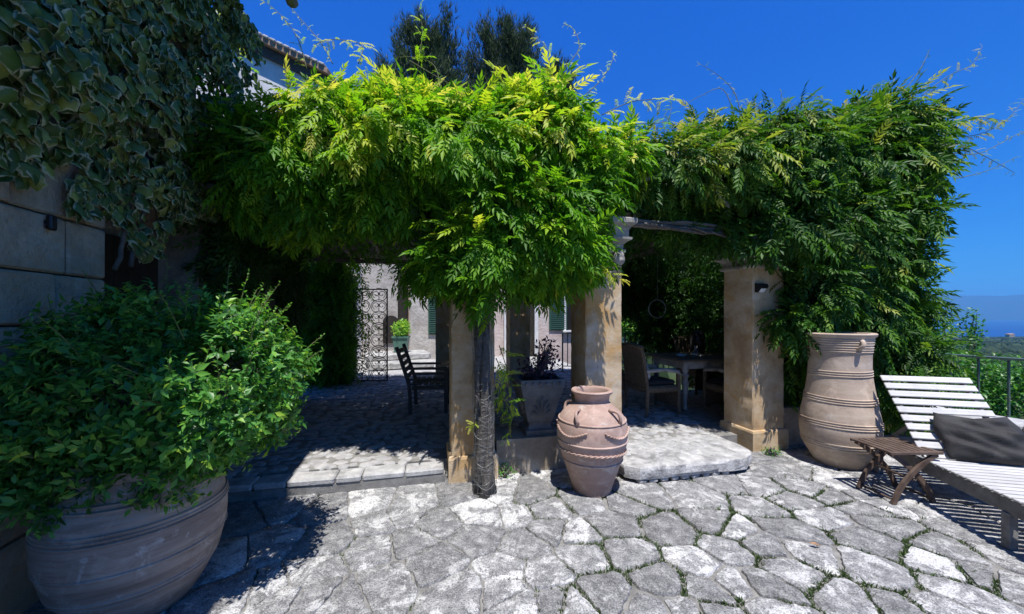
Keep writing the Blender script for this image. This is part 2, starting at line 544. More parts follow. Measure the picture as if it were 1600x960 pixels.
def leaf_objects(name, tmpls, pos, R, sc, tint, mat, parent, extra=None, bins=6):
    """single leaves as parts that share a few meshes"""
    meshes = {}
    Minv = parent_world(parent).inverted()
    for i in range(len(pos)):
        t = int(RNG.integers(len(tmpls)))
        b = min(bins - 1, int(tint[i] * bins))
        if (t, b) not in meshes:
            meshes[(t, b)] = cloud_mesh(name, tmpls[t], np.zeros((1, 3)), np.eye(3)[None], np.ones(1), np.array([(b + 0.5) / bins]), mat, extra)
        o = bpy.data.objects.new(name, meshes[(t, b)])
        COL.objects.link(o)
        o.parent = parent
        o.matrix_parent_inverse = Minv
        m4 = np.eye(4)
        m4[:3, :3] = R[i] * sc[i]
        m4[:3, 3] = pos[i]
        o.matrix_basis = Matrix(m4.tolist())

def leaflet(L, W, fold=0.25, droop=0.15):
    return np.array([(0, 0, 0), (-W / 2, L * 0.42, fold * W), (0, L * 0.45, -droop * L * 0.3), (W / 2, L * 0.42, fold * W), (0, L, -droop * L)], float), \
        np.array([(0, 2, 1), (0, 3, 2), (1, 2, 4), (2, 3, 4)])

def pinnate(pairs=6, seed=0, low=False):
    r = np.random.default_rng(seed)
    Vs, Fs, n = [], [], 0
    def add(p, ang, L, W, dz):
        nonlocal n
        if low:
            v = np.array([(0, 0, 0), (-W / 2, L * 0.45, 0.01), (0, L, -0.1 * L), (W / 2, L * 0.45, 0.01)], float)
            f = np.array([(0, 3, 2), (0, 2, 1)])
        else:
            v, f = leaflet(L, W)
        ca, sa = math.cos(ang), math.sin(ang)
        tw = r.uniform(-0.5, 0.5)
        ct, st = math.cos(tw), math.sin(tw)
        v = np.stack([v[:, 0] * ct - v[:, 2] * st, v[:, 1], v[:, 0] * st + v[:, 2] * ct], 1)
        v[:, 2] += v[:, 1] * dz
        v = np.stack([v[:, 0] * ca + v[:, 1] * sa, -v[:, 0] * sa + v[:, 1] * ca, v[:, 2]], 1) + p
        Vs.append(v); Fs.append(f + n); n += len(v)
    for i in range(pairs):
        s = 0.16 + 0.74 * i / (pairs - 1)
        p = np.array((0, s, -0.28 * s * s))
        L = 0.30 * (1 - 0.35 * abs(s - 0.5)) * r.uniform(0.85, 1.15)
        for sg in (-1, 1):
            add(p, sg * (0.95 - 0.35 * s + r.uniform(-0.12, 0.12)), L, L * 0.36, -0.35 + r.uniform(-0.25, 0.2))
    add(np.array((0, 0.95, -0.27)), 0, 0.30, 0.11, -0.5)
    # rachis
    if not low:
        w = 0.006
        v = np.array([(-w, 0, 0), (w, 0, 0), (w, 0.5, -0.07), (-w, 0.5, -0.07), (w, 0.95, -0.27), (-w, 0.95, -0.27)])
        Vs.append(v); Fs.append(np.array([(0, 1, 2), (0, 2, 3), (3, 2, 4), (3, 4, 5)]) + n)
    return np.concatenate(Vs), np.concatenate(Fs)

def grow(n, blobs, lo=0.72, hi=1.06, inside=0.70, holes=9.0):
    """points with outward normals spread over the skin of overlapping lumps; clumpy"""
    ps, ns, outs = [], [], []
    B = [(np.array(c, float), np.array(r, float)) for c, r in blobs]
    area = np.array([(r[0] * r[1] + r[1] * r[2] + r[0] * r[2]) for c, r in B])
    cnt = (n * area / area.sum()).astype(int)
    for bi, ((c, r), m) in enumerate(zip(B, cnt)):
        # sub lumps make light and dark clumps
        k = max(10, int(26 * area[bi]))
        cd = RNG.normal(size=(k, 3)); cd /= np.linalg.norm(cd, axis=1, keepdims=True)
        d = RNG.normal(size=(int(m * 1.0), 3)); d /= np.linalg.norm(d, axis=1, keepdims=True)
        near = (d @ cd.T).max(axis=1)
        bulge = 0.16 * np.clip((near - 0.90) / 0.10, 0, 1) - 0.05
        s = RNG.uniform(lo, hi, len(d)) + bulge
        p = c + d * r * s[:, None]
        nn = d / r; nn /= np.linalg.norm(nn, axis=1, keepdims=True)
        hole = np.sin(p[:, 0] * 7.3 + 1.1 * np.sin(p[:, 2] * 5)) * np.sin(p[:, 1] * 6.1 + p[:, 2] * 2) * np.sin(p[:, 2] * 8.7 + p[:, 0] * 3)
        keep = (hole < holes) | (RNG.random(len(p)) < 0.12)
        for bj, (c2, r2) in enumerate(B):
            if bj == bi: continue
            keep &= (((p - c2) / r2) ** 2).sum(axis=1) > inside ** 2
        ps.append(p[keep]); ns.append(nn[keep]); outs.append(s[keep])
    return np.concatenate(ps), np.concatenate(ns), np.concatenate(outs)

def drawn(px, py, D, rpx, ry, rpz, trim=0.10):
    """lump by photo outline at distance D: half widths in photo pixels, depth in metres"""
    return P(px, py, D), (max(.1, rpx / FPX * D - trim), max(.1, ry - trim * .5), max(.1, rpz / FPX * D - trim))

def apparent(pos, sc):
    v = pos - np.array((0, 0, EYE))
    return sc / np.maximum(v[:, 1], 0.3)

def in_frame(pos):
    y = np.maximum(pos[:, 1], 0.1)
    px = 800 + FPX * pos[:, 0] / y
    py = HORZ - FPX * (pos[:, 2] - EYE) / y
    return (pos[:, 1] > 0.5) & (px > 5) & (px < 1595) & (py > 5) & (py < 955)

def split_front(pos, sc, out, normal, k=300, thresh=0.95):
    """indices of the k leaves that show largest, the rest"""
    view = np.array((0, 0, EYE)) - pos
    view /= np.linalg.norm(view, axis=1, keepdims=True)
    score = apparent(pos, sc) * np.where(in_frame(pos), 1, 0) * np.where((view * normal).sum(1) > 0.25, 1, 0.05) * np.where(out > thresh, 1, 0.2)
    score = score * RNG.uniform(0.6, 1.0, len(score))
    idx = np.argsort(-score)
    return idx[:k], idx[k:]

ANG = math.radians(12.5)
U = np.array((math.cos(ANG), math.sin(ANG)))
VV = np.array((-math.sin(ANG), math.cos(ANG)))
WDIR = np.array((-0.2607, 0.9654))           # the left house's wall runs this way
WN = np.array((0.9654, 0.2607))
def wall_at(D):
    return np.array((-2.1 - 0.27 * D, D))
FLOOR = 0.15                                  # pergola floor above the terrace

# ================================================================== THE LAND
def hill_z(d):
    xs = [0, 7, 10, 25, 60, 200, 600, 1500, 2200, 3300, 4200]
    zs = [-0.3, -0.6, -2.5, -6.5, -12, -25, -44, -66, -88, -122, -140]
    return np.interp(d, xs, zs)

def build_land():
    # hillside: rings round the terrace
    rr = [0, 6.8, 8, 10, 14, 20, 30, 45, 70, 110, 170, 260, 400, 600, 850, 1150, 1500, 1900, 2400, 3000, 3600, 4300]
    na = 96
    mb = MB()
    vs, fs = [], []
    for i, r in enumerate(rr):
        for k in range(na):
            a = 2 * math.pi * k / na
            z = hill_z(r) + (math.sin(a * 7 + r * 0.004) + math.sin(a * 13 + 1.3)) * min(14, r * 0.012)
            vs.append((2 + r * math.cos(a), 3 + r * math.sin(a), z if r > 7 else -0.45))
    for i in range(len(rr) - 1):
        for k in range(na):
            a, b = i * na + k, i * na + (k + 1) % na
            fs.append((a, b, b + na, a + na))
    mb.add(vs, fs)
    tag(mb.build('hillside', M['hill'], smooth=True), 'wooded hillside falling away to the sea', kind='structure')
    # sea
    mb = MB()
    vs, fs = [(0, 0, -130)], []
    R = [2500, 6000, 15000, 40000, 70000]
    n = 64
    for r in R:
        for k in range(n):
            vs.append((r * math.cos(2 * math.pi * k / n), r * math.sin(2 * math.pi * k / n), -130))
    for i in range(len(R) - 1):
        for k in range(n):
            a, b = 1 + i * n + k, 1 + i * n + (k + 1) % n
            fs.append((a, a + n, b + n, b))
    mb.add(vs, fs)
    tag(mb.build('sea', M['sea']), 'deep blue sea below the wooded hills', kind='structure')
    # far coast mountains
    mb = MB()
    nx = 160
    vs, fs = [], []
    for i in range(nx):
        a = math.radians(-25 + 100 * i / (nx - 1))
        h = 520 + 55 * math.sin(a * 9.0 + 0.6) + 40 * math.sin(a * 23 + 2.0) + 20 * math.sin(a * 61) + 10 * math.sin(a * 141)
        for rad, hh in ((15000, -140), (15400, h * 0.35 + 20 * math.sin(a * 90)), (15800, h * 0.75 + 20 * math.sin(a * 70 + 1)), (16200, h), (17800, h * 0.5)):
            vs.append((rad * math.sin(a), rad * math.cos(a), hh))
    for i in range(nx - 1):
        for k in range(4):
            a = i * 5 + k
            fs.append((a, a + 5, a + 6, a + 1))
    mb.add(vs, fs)
    tag(mb.build('mountains', M['mount'], smooth=True), 'pale blue mountains across the water', kind='structure')

build_land()

def ico(sub):
    bm = bmesh.new()
    bmesh.ops.create_icosphere(bm, subdivisions=sub, radius=1.0)
    v = np.array([p.co[:] for p in bm.verts])
    f = np.array([[q.index for q in t.verts] for t in bm.faces])
    bm.free()
    return v, f

def far_wood():
    v, f = ico(2)
    n = 8000
    a = np.radians(np.concatenate([RNG.uniform(43, 59, int(n * 0.85)), RNG.uniform(2, 43, n - int(n * 0.85))]))
    d = np.exp(RNG.uniform(math.log(45), math.log(1900), n))
    pos = np.stack([d * np.sin(a), d * np.cos(a), hill_z(d) + 1.5], 1)
    sc = RNG.uniform(2.6, 5.2, n) * np.interp(d, [60, 300, 1900], [0.75, 1.0, 1.6])
    # three crown shapes
    idx = RNG.integers(0, 3, n)
    Vs = []
    parts = []
    for t in range(3):
        w = v * (1 + 0.16 * np.sin(v[:, [1]] * 5 + t * 2) + RNG.normal(0, 0.09, (len(v), 1)))
        w = w * np.array((1, 1, (0.8, 0.95, 1.5)[t]))
        if t == 2: w = w * np.array((0.55, 0.55, 1))
        m = idx == t
        th = RNG.uniform(0, 6.28, m.sum())
        R = np.zeros((m.sum(), 3, 3)); R[:, 0, 0] = np.cos(th); R[:, 0, 1] = -np.sin(th); R[:, 1, 0] = np.sin(th); R[:, 1, 1] = np.cos(th); R[:, 2, 2] = 1
        parts.append(cloud_mesh('woods', (w, f), pos[m], R, sc[m], RNG.uniform(0, 1, m.sum()), M['wood']))
    bm = bmesh.new()
    for p in parts:
        bm.from_mesh(p)
    me = bpy.data.meshes.new('woods')
    bm.to_mesh(me); bm.free()
    me.materials.append(M['wood'])
    tag(link('woods', me), 'far dark green woods covering the hillside down to the sea', 'woods', kind='stuff')

far_wood()

def far_house(px, py, D, w):
    c = P(px, py, D)
    z0 = c[2] - 4
    t = thing('farmhouse', 'tiny pale farmhouse among the far wooded hills', 'house', (c[0], c[1], z0))
    MB().box((c[0], c[1], z0 + 3), (w, 8, 6)).build('wall', M['tanwall'], t)
    mb = MB()
    x, y, z = c[0], c[1], z0 + 6
    h = w / 2 + 0.5
    mb.add([(x - h, y - 4.6, z), (x + h, y - 4.6, z), (x + h, y + 4.6, z), (x - h, y + 4.6, z), (x - h + 2, y, z + 2.4), (x + h - 2, y, z + 2.4)],
           [(0, 1, 5, 4), (2, 3, 4, 5), (1, 2, 5), (3, 0, 4), (3, 2, 1, 0)])
    mb.build('roof', M['rooftile'], t)
far_house(1578, 524, 900, 13)

# ================================================================== THE TERRACE
terrace = MB().box((0.9, -0.2, -0.267), (10.6, 16.4, 0.5), 0).build('terrace', M['joint'])
tag(terrace, 'irregular grey flagstone terrace with grassy joints', kind='structure')

SEEDS = """512,795 438,793 509,845 486,891 585,853 436,939 484,937 528,942 413,921 365,933 376,813 417,850 355,868
574,783 649,779 718,770 629,808 681,816 594,818 743,795 762,806 638,841 750,838 803,802 789,770 821,772 856,795 817,850 862,826 679,880 603,910
718,923 789,889 789,921 849,896 810,944 870,942 916,783 977,786 998,772 957,818 1046,827 900,832 1088,774 1122,818 913,868 982,864
1090,878 1136,859 948,923 1030,907 1108,923 888,946 1019,955 1072,955 1150,910 1122,957 1138,754 1182,760 1228,735 1193,792 1239,784 1280,806
1236,827 1196,852 1263,862 1236,889 1190,914 1142,825 1364,889 1331,937 1209,955 1358,843 1301,773 1266,762 1388,819 1353,795 1309,754
1412,955 1452,795 1480,855 1475,884 1532,898 1510,928 1521,832 1578,868 1578,914 1376,786 1351,774 1408,781 1486,957"""
seeds = [G(*map(float, s.split(','))) for s in SEEDS.split()]
listed = len(seeds)
rr_ = random.Random(5)
tries = 0
while tries < 6000:
    tries += 1
    p = np.array((rr_.uniform(-4.2, 6.0), rr_.uniform(0.9, 5.0)))
    dmin = min(math.hypot(*(p - q)) for q in seeds)
    if dmin > (0.50 if p[1] > 1.9 else 0.45):
        seeds.append(p)
seeds = np.array(seeds)

def clip_cell(i):
    c = seeds[i]
    poly = [c + np.array(q) * 0.55 for q in ((-1, -1), (1, -1), (1, 1), (-1, 1))]
    for j in np.argsort(((seeds - c) ** 2).sum(1))[1:26]:
        m = (seeds[j] + c) / 2
        nrm = seeds[j] - c
        out = []
        for k in range(len(poly)):
            a, b = poly[k], poly[(k + 1) % len(poly)]
            da, db = (a - m) @ nrm, (b - m) @ nrm
            if da <= 0: out.append(a)
            if (da < 0) != (db < 0) and abs(da - db) > 1e-12:
                out.append(a + (b - a) * da / (da - db))
        poly = out
        if len(poly) < 3: return None
    return np.array(poly)

def inset_round(poly, gap, rs):
    """shrunken, knobbly outline of a stone"""
    c = poly.mean(0)
    n = len(poly)
    # inset through shifted half planes
    res = [q for q in poly]
    for k in range(n):
        a, b = poly[k], poly[(k + 1) % n]
        e = b - a
        L = np.linalg.norm(e)
        if L < 1e-4: continue
        nr = np.array((e[1], -e[0])) / L
        if (c - a) @ nr > 0: nr = -nr
        g = gap * rs.uniform(0.55, 1.5)
        out = []
        for i in range(len(res)):
            p, q = res[i], res[(i + 1) % len(res)]
            dp, dq = (p - a) @ nr + g, (q - a) @ nr + g
            if dp <= 0: out.append(p)
            if (dp < 0) != (dq < 0) and abs(dp - dq) > 1e-12:
                out.append(p + (q - p) * dp / (dp - dq))
        res = out
        if len(res) < 3: return None
    res = np.array(res)
    # resample, round corners, roughen
    seg = np.linalg.norm(np.roll(res, -1, 0) - res, axis=1)
    per = seg.sum()
    m = 40
    cum = np.concatenate([[0], np.cumsum(seg)])
    pts = []
    for s in np.linspace(0, per, m, endpoint=False):
        k = min(np.searchsorted(cum, s, side='right') - 1, len(res) - 1)
        f = (s - cum[k]) / max(seg[k], 1e-9)
        pts.append(res[k] * (1 - f) + res[(k + 1) % len(res)] * f)
    pts = np.array(pts)
    pts = (pts * 6 + np.roll(pts, 1, 0) + np.roll(pts, -1, 0)) / 8
    amp = 0.0095 * min(1.0, per / 1.2)
    pts += np.array([[rs.uniform(-1, 1), rs.uniform(-1, 1)] for _ in pts]) * amp
    return pts

cells = []
rs = random.Random(3)
for i in range(len(seeds)):
    poly = clip_cell(i)
    if poly is None: continue
    c = poly.mean(0)
    # grassy wide joints in the middle, tight mortared ones at the sides
    mid = 1.0 if (0.3 < c[0] < 3.1 and c[1] < 3.5) else 0.55
    pts = inset_round(poly, (0.0135 if mid > .9 else 0.0055), rs)
    if pts is None: continue
    cells.append((poly, mid))
    e = pts - pts.mean(0)
    c0 = pts.mean(0)
    z = rs.uniform(-0.006, 0.004)
    tx, ty = rs.uniform(-0.010, 0.010), rs.uniform(-0.010, 0.010)
    mb = MB()
    n = len(pts)
    rings = []
    for s, dz in ((1.02, -0.05), (1.0, -0.008), (0.972, -0.001), (0.62, 0.002)):
        q = c0 + e * s
        rings.append([(p[0], p[1], z + dz + (p - c0) @ np.array((tx, ty)) + (rs.uniform(-0.003, 0.002) if s < 1.02 else 0)) for p in q])
    vs = [p for r in rings for p in r] + [(c0[0], c0[1], z + 0.003)]
    fs = []
    for r in range(3):
        for k in range(n):
            a, b = r * n + k, r * n + (k + 1) % n
            fs.append((a, b, b + n, a + n))
    for k in range(n):
        fs.append((3 * n + k, 3 * n + (k + 1) % n, 4 * n))
    if np.cross(pts[1] - pts[0], pts[2] - pts[1]) < 0 or sum(np.cross(pts[k] - c0, pts[(k + 1) % n] - c0) for k in range(n)) < 0:
        fs = [f[::-1] for f in fs]
    mb.add([(x - c0[0], y - c0[1], zz) for x, y, zz in vs], fs)
    me = mb.mesh('flagstone', M['flag'], True)
    me.set_sharp_from_angle(angle=math.radians(50))
    o = link('flagstone', me, terrace)
    o.location = (c0[0], c0[1], 0.0)

def joint_weeds():
    pos, sc = [], []
    for poly, mid in cells:
        n = len(poly)
        for k in range(n):
            a, b = poly[k], poly[(k + 1) % n]
            L = np.linalg.norm(b - a)
            for _ in range(int(L * (330 if mid > 0.9 else 45))):
                f = RNG.random()
                p = a * (1 - f) + b * f
                # patches
                q = math.sin(p[0] * 5.1 + 1.0) * math.sin(p[1] * 6.3 + p[0] * 2) + 0.35 * math.sin(p[0] * 17) * math.sin(p[1] * 19)
                if q < (-0.18 if mid > 0.9 else 0.35): continue
                p = p + RNG.normal(0, 0.010 if mid > .9 else .006, 2)
                if p[1] < 1.5 or p[1] > 4.2: continue
                pos.append((p[0], p[1], -0.022)); sc.append(RNG.uniform(0.016, 0.040) * (1 if RNG.random() < .95 else 1.5))
    pos, sc = np.array(pos), np.array(sc)
    V = np.array([(-0.11, 0, 0), (0.11, 0, 0), (-0.07, 0.55, 0.10), (0.07, 0.55, 0.10), (0, 1.0, 0.32)])
    F = np.array([(0, 1, 3), (0, 3, 2), (2, 3, 4)])
    d = RNG.normal(0, 0.75, (len(pos), 3)); d[:, 2] = 1.0
    me = cloud_mesh('grass', (V, F), pos, frames(d, RNG.normal(size=(len(pos), 3))), sc, RNG.random(len(pos)), M['grass'])
    tag(link('grass', me), 'short green weeds growing in the flagstone joints', 'grass', kind='stuff')
joint_weeds()

# ------------------------------------------------------------------ pergola floor, kerb, step
C_L = np.array((-0.58, 3.56))                 # front corners of the pillars
C_M = np.array((0.768, 3.88))
C_R = np.array((2.83, 4.36))
def fl(a, b):
    """along the pergola front a, into the pergola b, from the left pillar's corner"""
    return C_L + U * a + VV * b
fo = fl(-2.55, 0.0)
def prism(pts, z0, z1):
    n = len(pts)
    vs = [(p[0], p[1], z0) for p in pts] + [(p[0], p[1], z1) for p in pts]
    fs = [tuple(range(n - 1, -1, -1)), tuple(range(n, 2 * n))] + [(k, (k + 1) % n, (k + 1) % n + n, k + n) for k in range(n)]
    return MB().add(vs, fs)

pfloor = prism([fl(-2.7, 0.24), fl(3.85, 0.24), fl(3.85, 5.6), fl(-3.2, 5.6)], -0.4, FLOOR - 0.02).build('pergola_floor', M['joint'])
tag(pfloor, 'cobbled floor under the pergola', kind='structure')
court = prism([fl(-6.5, 5.604), fl(3.85, 5.604), fl(3.85, 10.5), fl(-6.5, 10.5)], -0.6, FLOOR - 0.012).build('courtyard', M['cobble'])
tag(court, 'pale paved courtyard behind the pergola', kind='structure')

# kerb blocks along the front edge, resting on a rough footing
kerb_foot = prism([fl(-2.65, 0.012), fl(-0.06, 0.012), fl(-0.06, 0.26), fl(-2.65, 0.26)], -0.3, 0.075).build('kerb_footing', M['joint'])
tag(kerb_foot, 'rough mortar footing below the white kerb', kind='structure')
a = -2.62
while a < -0.08:
    L = min(rs.uniform(0.14, 0.42), -0.07 - a)
    if -0.07 - (a + L) < 0.1: L = -0.07 - a
    c = fl(a + L / 2, 0.105 + rs.uniform(-0.006, 0.006))
    mb = MB().bbox((0, 0, 0), (L - 0.006, 0.20, 0.06), b=0.014)
    o = mb.build('kerb_stone', M['kerb'], kerb_foot)
    o.location = (c[0], c[1], 0.1065 + rs.uniform(-0.006, 0.004))
    o.rotation_euler = (rs.uniform(-.01, .01), rs.uniform(-.008, .008), ANG + rs.uniform(-.012, .012))
    a += L

# cobbles
def cobble_meshes():
    ms = []
    for k in range(5):
        r = random.Random(k)
        n = 7
        out = [(math.cos(2 * math.pi * i / n) * r.uniform(.36, .58), math.sin(2 * math.pi * i / n) * r.uniform(.34, .58)) for i in range(n)]
        mb = MB()
        vs = [(x, y, -0.3) for x, y in out] + [(x * .98, y * .98, 0.0) for x, y in out] + [(x * .8, y * .8, 0.07 + r.uniform(-.03, .03)) for x, y in out] + [(0, 0, 0.08)]
        fs = []
        for q in range(2):
            for i in range(n):
                fs.append((q * n + i, q * n + (i + 1) % n, (q + 1) * n + (i + 1) % n, (q + 1) * n + i))
        fs += [(2 * n + i, 2 * n + (i + 1) % n, 3 * n) for i in range(n)]
        mb.add(vs, fs)
        ms.append(mb)
    return ms
cob = cobble_meshes()
cob_me = [m.mesh('cobble', M['cobble'], True) for m in cob]
def lay_cobbles(parent, spots, limit):
    spots = sorted(spots, key=lambda s: s[0][1])
    rest = MB()
    for k, (p, s, z) in enumerate(spots):
        th = rs.uniform(0, 6.28)
        el = rs.uniform(0.75, 1.0)
        if k < limit:
            o = link('cobble', cob_me[rs.randrange(5)], parent)
            o.location = (p[0], p[1], z)
            o.rotation_euler = (0, 0, th)
            o.scale = (s, s * el, s * 0.55)
        else:
            m = cob[rs.randrange(5)]
            ct, st = math.cos(th), math.sin(th)
            rest.add([(p[0] + s * (x * ct - y * el * st), p[1] + s * (x * st + y * el * ct), z + zz * s * .55) for x, y, zz in m.v], m.f)
    if rest.n:
        tag(rest.build('cobbles', M['cobble'], parent, smooth=True), kind='stuff')

spots = []
b = 0.27
while b < 5.4:
    step = 0.105 if b < 1.6 else 0.15
    a = -2.75
    while a < 3.4:
        p = fl(a + rs.uniform(-.045, .045), b + rs.uniform(-.045, .045))
        inpillar = (-0.12 < a < 0.55 and b < 0.5) or (1.2 < a < 1.95 and b < 0.5) or (a > 0.4 and a < 1.3 and b < 0.55) or (a > 3.2 and b < .7)
        if not inpillar and not (a > 0.9 and b < 0.30):
            spots.append((p, step * rs.uniform(0.75, 1.75), FLOOR - 0.0195 + rs.uniform(-.003, .004)))
        a += step * 1.02
    b += step * 0.98
lay_cobbles(pfloor, spots, 300)

# rounded entrance step between the two right pillars
def step_slab():
    # outline in floor coordinates
    t = thing('entrance_step', 'low rounded stone step between the jar and the ochre pillar', 'step', (*fl(2.3, -0.2), 0))
    a0, a1, b0, b1 = 1.62, 3.18, -0.46, 0.26
    def outline(ins, zz):
        pts = []
        r = 0.34
        pts.append((a0 + ins, b1)); pts.append((a0 + ins, b0 + ins + 0.1))
        pts.append((a0 + ins + 0.1, b0 + ins))
        for k in range(9):
            th = -math.pi / 2 + k / 8 * math.pi / 2
            pts.append((a1 - r + (r - ins) * math.cos(th), b0 + r + (r - ins) * math.sin(th)))
        pts.append((a1 - ins, b1))
        # subdivide for a worn edge
        out = []
        for i in range(len(pts)):
            p, q = np.array(pts[i]), np.array(pts[(i + 1) % len(pts)])
            m = max(1, int(np.linalg.norm(q - p) / 0.12))
            for j in range(m):
                w = p * (1 - j / m) + q * (j / m)
                out.append((*fl(w[0] + rj.uniform(-.013, .013), w[1] + rj.uniform(-.013, .013)), zz + rj.uniform(-.005, .003)))
        return out
    rj = random.Random(8)
    levels = [(0.03, 0.035), (0.006, 0.042), (0.0, 0.075), (0.002, 0.125), (0.012, 0.148), (0.035, 0.156), (0.30, 0.158)]
    rings = [outline(i, z) for i, z in levels]
    n = min(len(r) for r in rings)
    rings = [[r[int(k * len(r) / n)] for k in range(n)] for r in rings]
    vs = [p for r in rings for p in r]
    fs = []
    for q in range(len(rings) - 1):
        for k in range(n):
            a_, b_ = q * n + k, q * n + (k + 1) % n
            fs.append((a_, b_, b_ + n, a_ + n))
    fs.append(tuple((len(rings) - 1) * n + k for k in range(n)))
    MB().add(vs, fs).build('tread', M['slab'], t, sharp=18)
    prism([fl(a0 + .1, b0 + .07), fl(a1 - .25, b0 + .07), fl(a1 - .06, b0 + .3), fl(a1 - .05, b1), fl(a0 + .1, b1)], -0.1, 0.05).build('rubble_base', M['joint'], t)
    for k in range(9):
        c = fl(a0 + 0.15 + k * 0.115, b0 + 0.05)
        mb = MB().bbox((0, 0, 0), (rs.uniform(.08, .12), 0.07, rs.uniform(.03, .05)), b=0.012)
        o = mb.build('rubble_stone', M['slab'], t)
        o.matrix_basis = Matrix.Translation((c[0], c[1], 0.018)) @ Matrix.Rotation(ANG + rs.uniform(-.3, .3), 4, 'Z')
    spots = []
    for i in range(12):
        for j in range(6):
            p = (a0 + 0.14 + i * 0.105 + rs.uniform(-.04, .04), b1 - 0.05 - j * 0.10 + rs.uniform(-.04, .04))
            if p[0] > a1 - 0.16 or p[1] < b0 + 0.27 or (p[0] > a1 - .45 and p[1] < b0 + .42): continue
            spots.append((fl(*p), rs.uniform(.08, .17), 0.157))
    lay_cobbles(t, spots, 300)
step_slab()

# ================================================================== LEFT HOUSE
def left_house():
    D0, D1, H = -4.5, 3.62, 4.95
    t = thing('stone_house', 'dark stone block house wall under ivy at the left edge', 'house', (*wall_at(2.0), 0))
    L = (D1 - D0) / WDIR[1]
    rz = math.atan2(WDIR[1], WDIR[0])        # local x runs along the wall
    def wp(s, off, z):                       # s metres along the wall from D0, off outward
        p = wall_at(D0) + WDIR * s + WN * off
        return (p[0], p[1], z)
    mb = MB()
    # core wall, set back behind the blocks; a deep recess holds the door
    s_door0, s_door1 = (2.55 - D0) / WDIR[1], (3.61 - D0) / WDIR[1]
    def wallbox(sa, sb, z0, z1, o0, o1):
        c = wp((sa + sb) / 2, (o0 + o1) / 2, (z0 + z1) / 2)
        mb.box(c, (sb - sa, o1 - o0, z1 - z0), rz)
    wallbox(0, s_door0 - 0.02, -0.3, 2.75, -0.6, -0.05)
    wallbox(s_door0 - 0.02, s_door1 + 0.02, -0.3, 2.75, -0.6, -0.34)
    wallbox(L - 0.03, L, -0.3, 2.75, -0.6, -0.35)
    wallbox(0, L, 2.75, H, -0.6, -0.05)
    wallbox(L - 0.5, L, -0.3, H, -4.5, -0.602)
    mb.build('wall', M['mortar'], t)
    # ashlar blocks
    r = random.Random(21)
    z = -0.02
    rows = [0.42, 0.38, 0.40, 0.36, 0.30, 0.34, 0.36, 0.40, 0.36, 0.38, 0.40, 0.4, 0.4]
    for ri, h in enumerate(rows):
        s = (1.0 - D0) / WDIR[1] - r.uniform(0.0, .4) - 1.2
        while s < L - 0.05:
            w = r.uniform(0.42, 0.85)
            if s + w > L: w = L - s
            e = s + w
            if z < 2.7 and z + h > 0:
                if s < s_door0 < e: w = s_door0 - s
                elif s_door0 <= s < s_door1 - 0.01:
                    s = s_door1; continue
            if z + h < H and w > 0.08:
                o = MB().bbox((0, 0, 0), (w - 0.014, 0.10, h - 0.012), b=0.012).build('stone_block', M['block'], t)
                o.matrix_basis = Matrix.Translation(wp(s + w / 2, -0.045 + r.uniform(-.008, .006), z + h / 2)) @ Matrix.Rotation(rz + r.uniform(-.006, .006), 4, 'Z') @ Matrix.Rotation(r.uniform(-.008, .008), 4, 'Y')
            s += w
        z += h
    # door in the recess
    w = (s_door1 - s_door0) / 6
    for k in range(6):
        c = wp(s_door0 + w * (k + .5), -0.315, 1.12)
        MB().bbox(c, (w - 0.008, 0.035, 2.24), rz, 0.006).build('door_board', M['darkdoor'], t)
    # eave, its unseen overhang widened to shade the shrub, and a strip of tiles
    for s in np.arange(0.2, L, 0.45):
        MB().bbox(wp(s, 0.18, H - 0.07), (0.08, 1.06, 0.10), rz).build('rafter', M['eave'], t)
    mb = MB(); c = wp(L / 2, 0.0, H + 0.012); mb.bbox(c, (L + .2, 1.50, 0.05), rz); mb.build('eave_board', M['eave'], t)
    mb = MB()
    for s in np.arange(0.0, L + 0.05, 0.2):
        mb.tube([wp(s, 0.78, H + 0.07), wp(s, -1.4, H + 0.62)], [0.10, 0.09], 8)
    mb.build('roof', M['rooftile'], t)
    mb = MB()
    mb.tube([wp(0, 0.81, H - 0.05), wp(L + .1, 0.81, H - 0.05)], 0.06, 8)
    mb.build('gutter', M['lframe'], t)
    return wp, rz, L
wp, wrz, wL = left_house()

def annex_wall():
    a, b = wall_at(3.64), wall_at(6.4)
    c = (a + b) / 2 - WN * .25
    L = np.linalg.norm(b - a)
    t = thing('annex_wall', 'dark shaded wall continuing the ivy house under the pergola', 'wall', (c[0], c[1], 0))
    MB().box((c[0], c[1], 1.3), (L, .5, 3.0), wrz).build('wall', M['mortar'], t)
    n = 2600
    q = RNG.random(n)
    z = 2.95 - RNG.random(n) ** 1.2 * (1.0 + .5 * np.sin(q * 9))
    pos = np.column_stack([(a + (b - a) * q[:, None]) + WN * (.04 + .22 * RNG.random(n))[:, None], z])
    d = RNG.normal(0, .5, (n, 3)) + np.array((.2, -.2, -.9))
    tag(link('hanging_leaves', cloud_mesh('hanging_leaves', pinnate(4, 9, True), pos, frames(d, RNG.normal(0, .5, (n, 3)) + np.array((1.0, -.4, .4))), RNG.uniform(.16, .26, n), RNG.uniform(0, .4, n), M['wist2']), t), kind='stuff')
annex_wall()

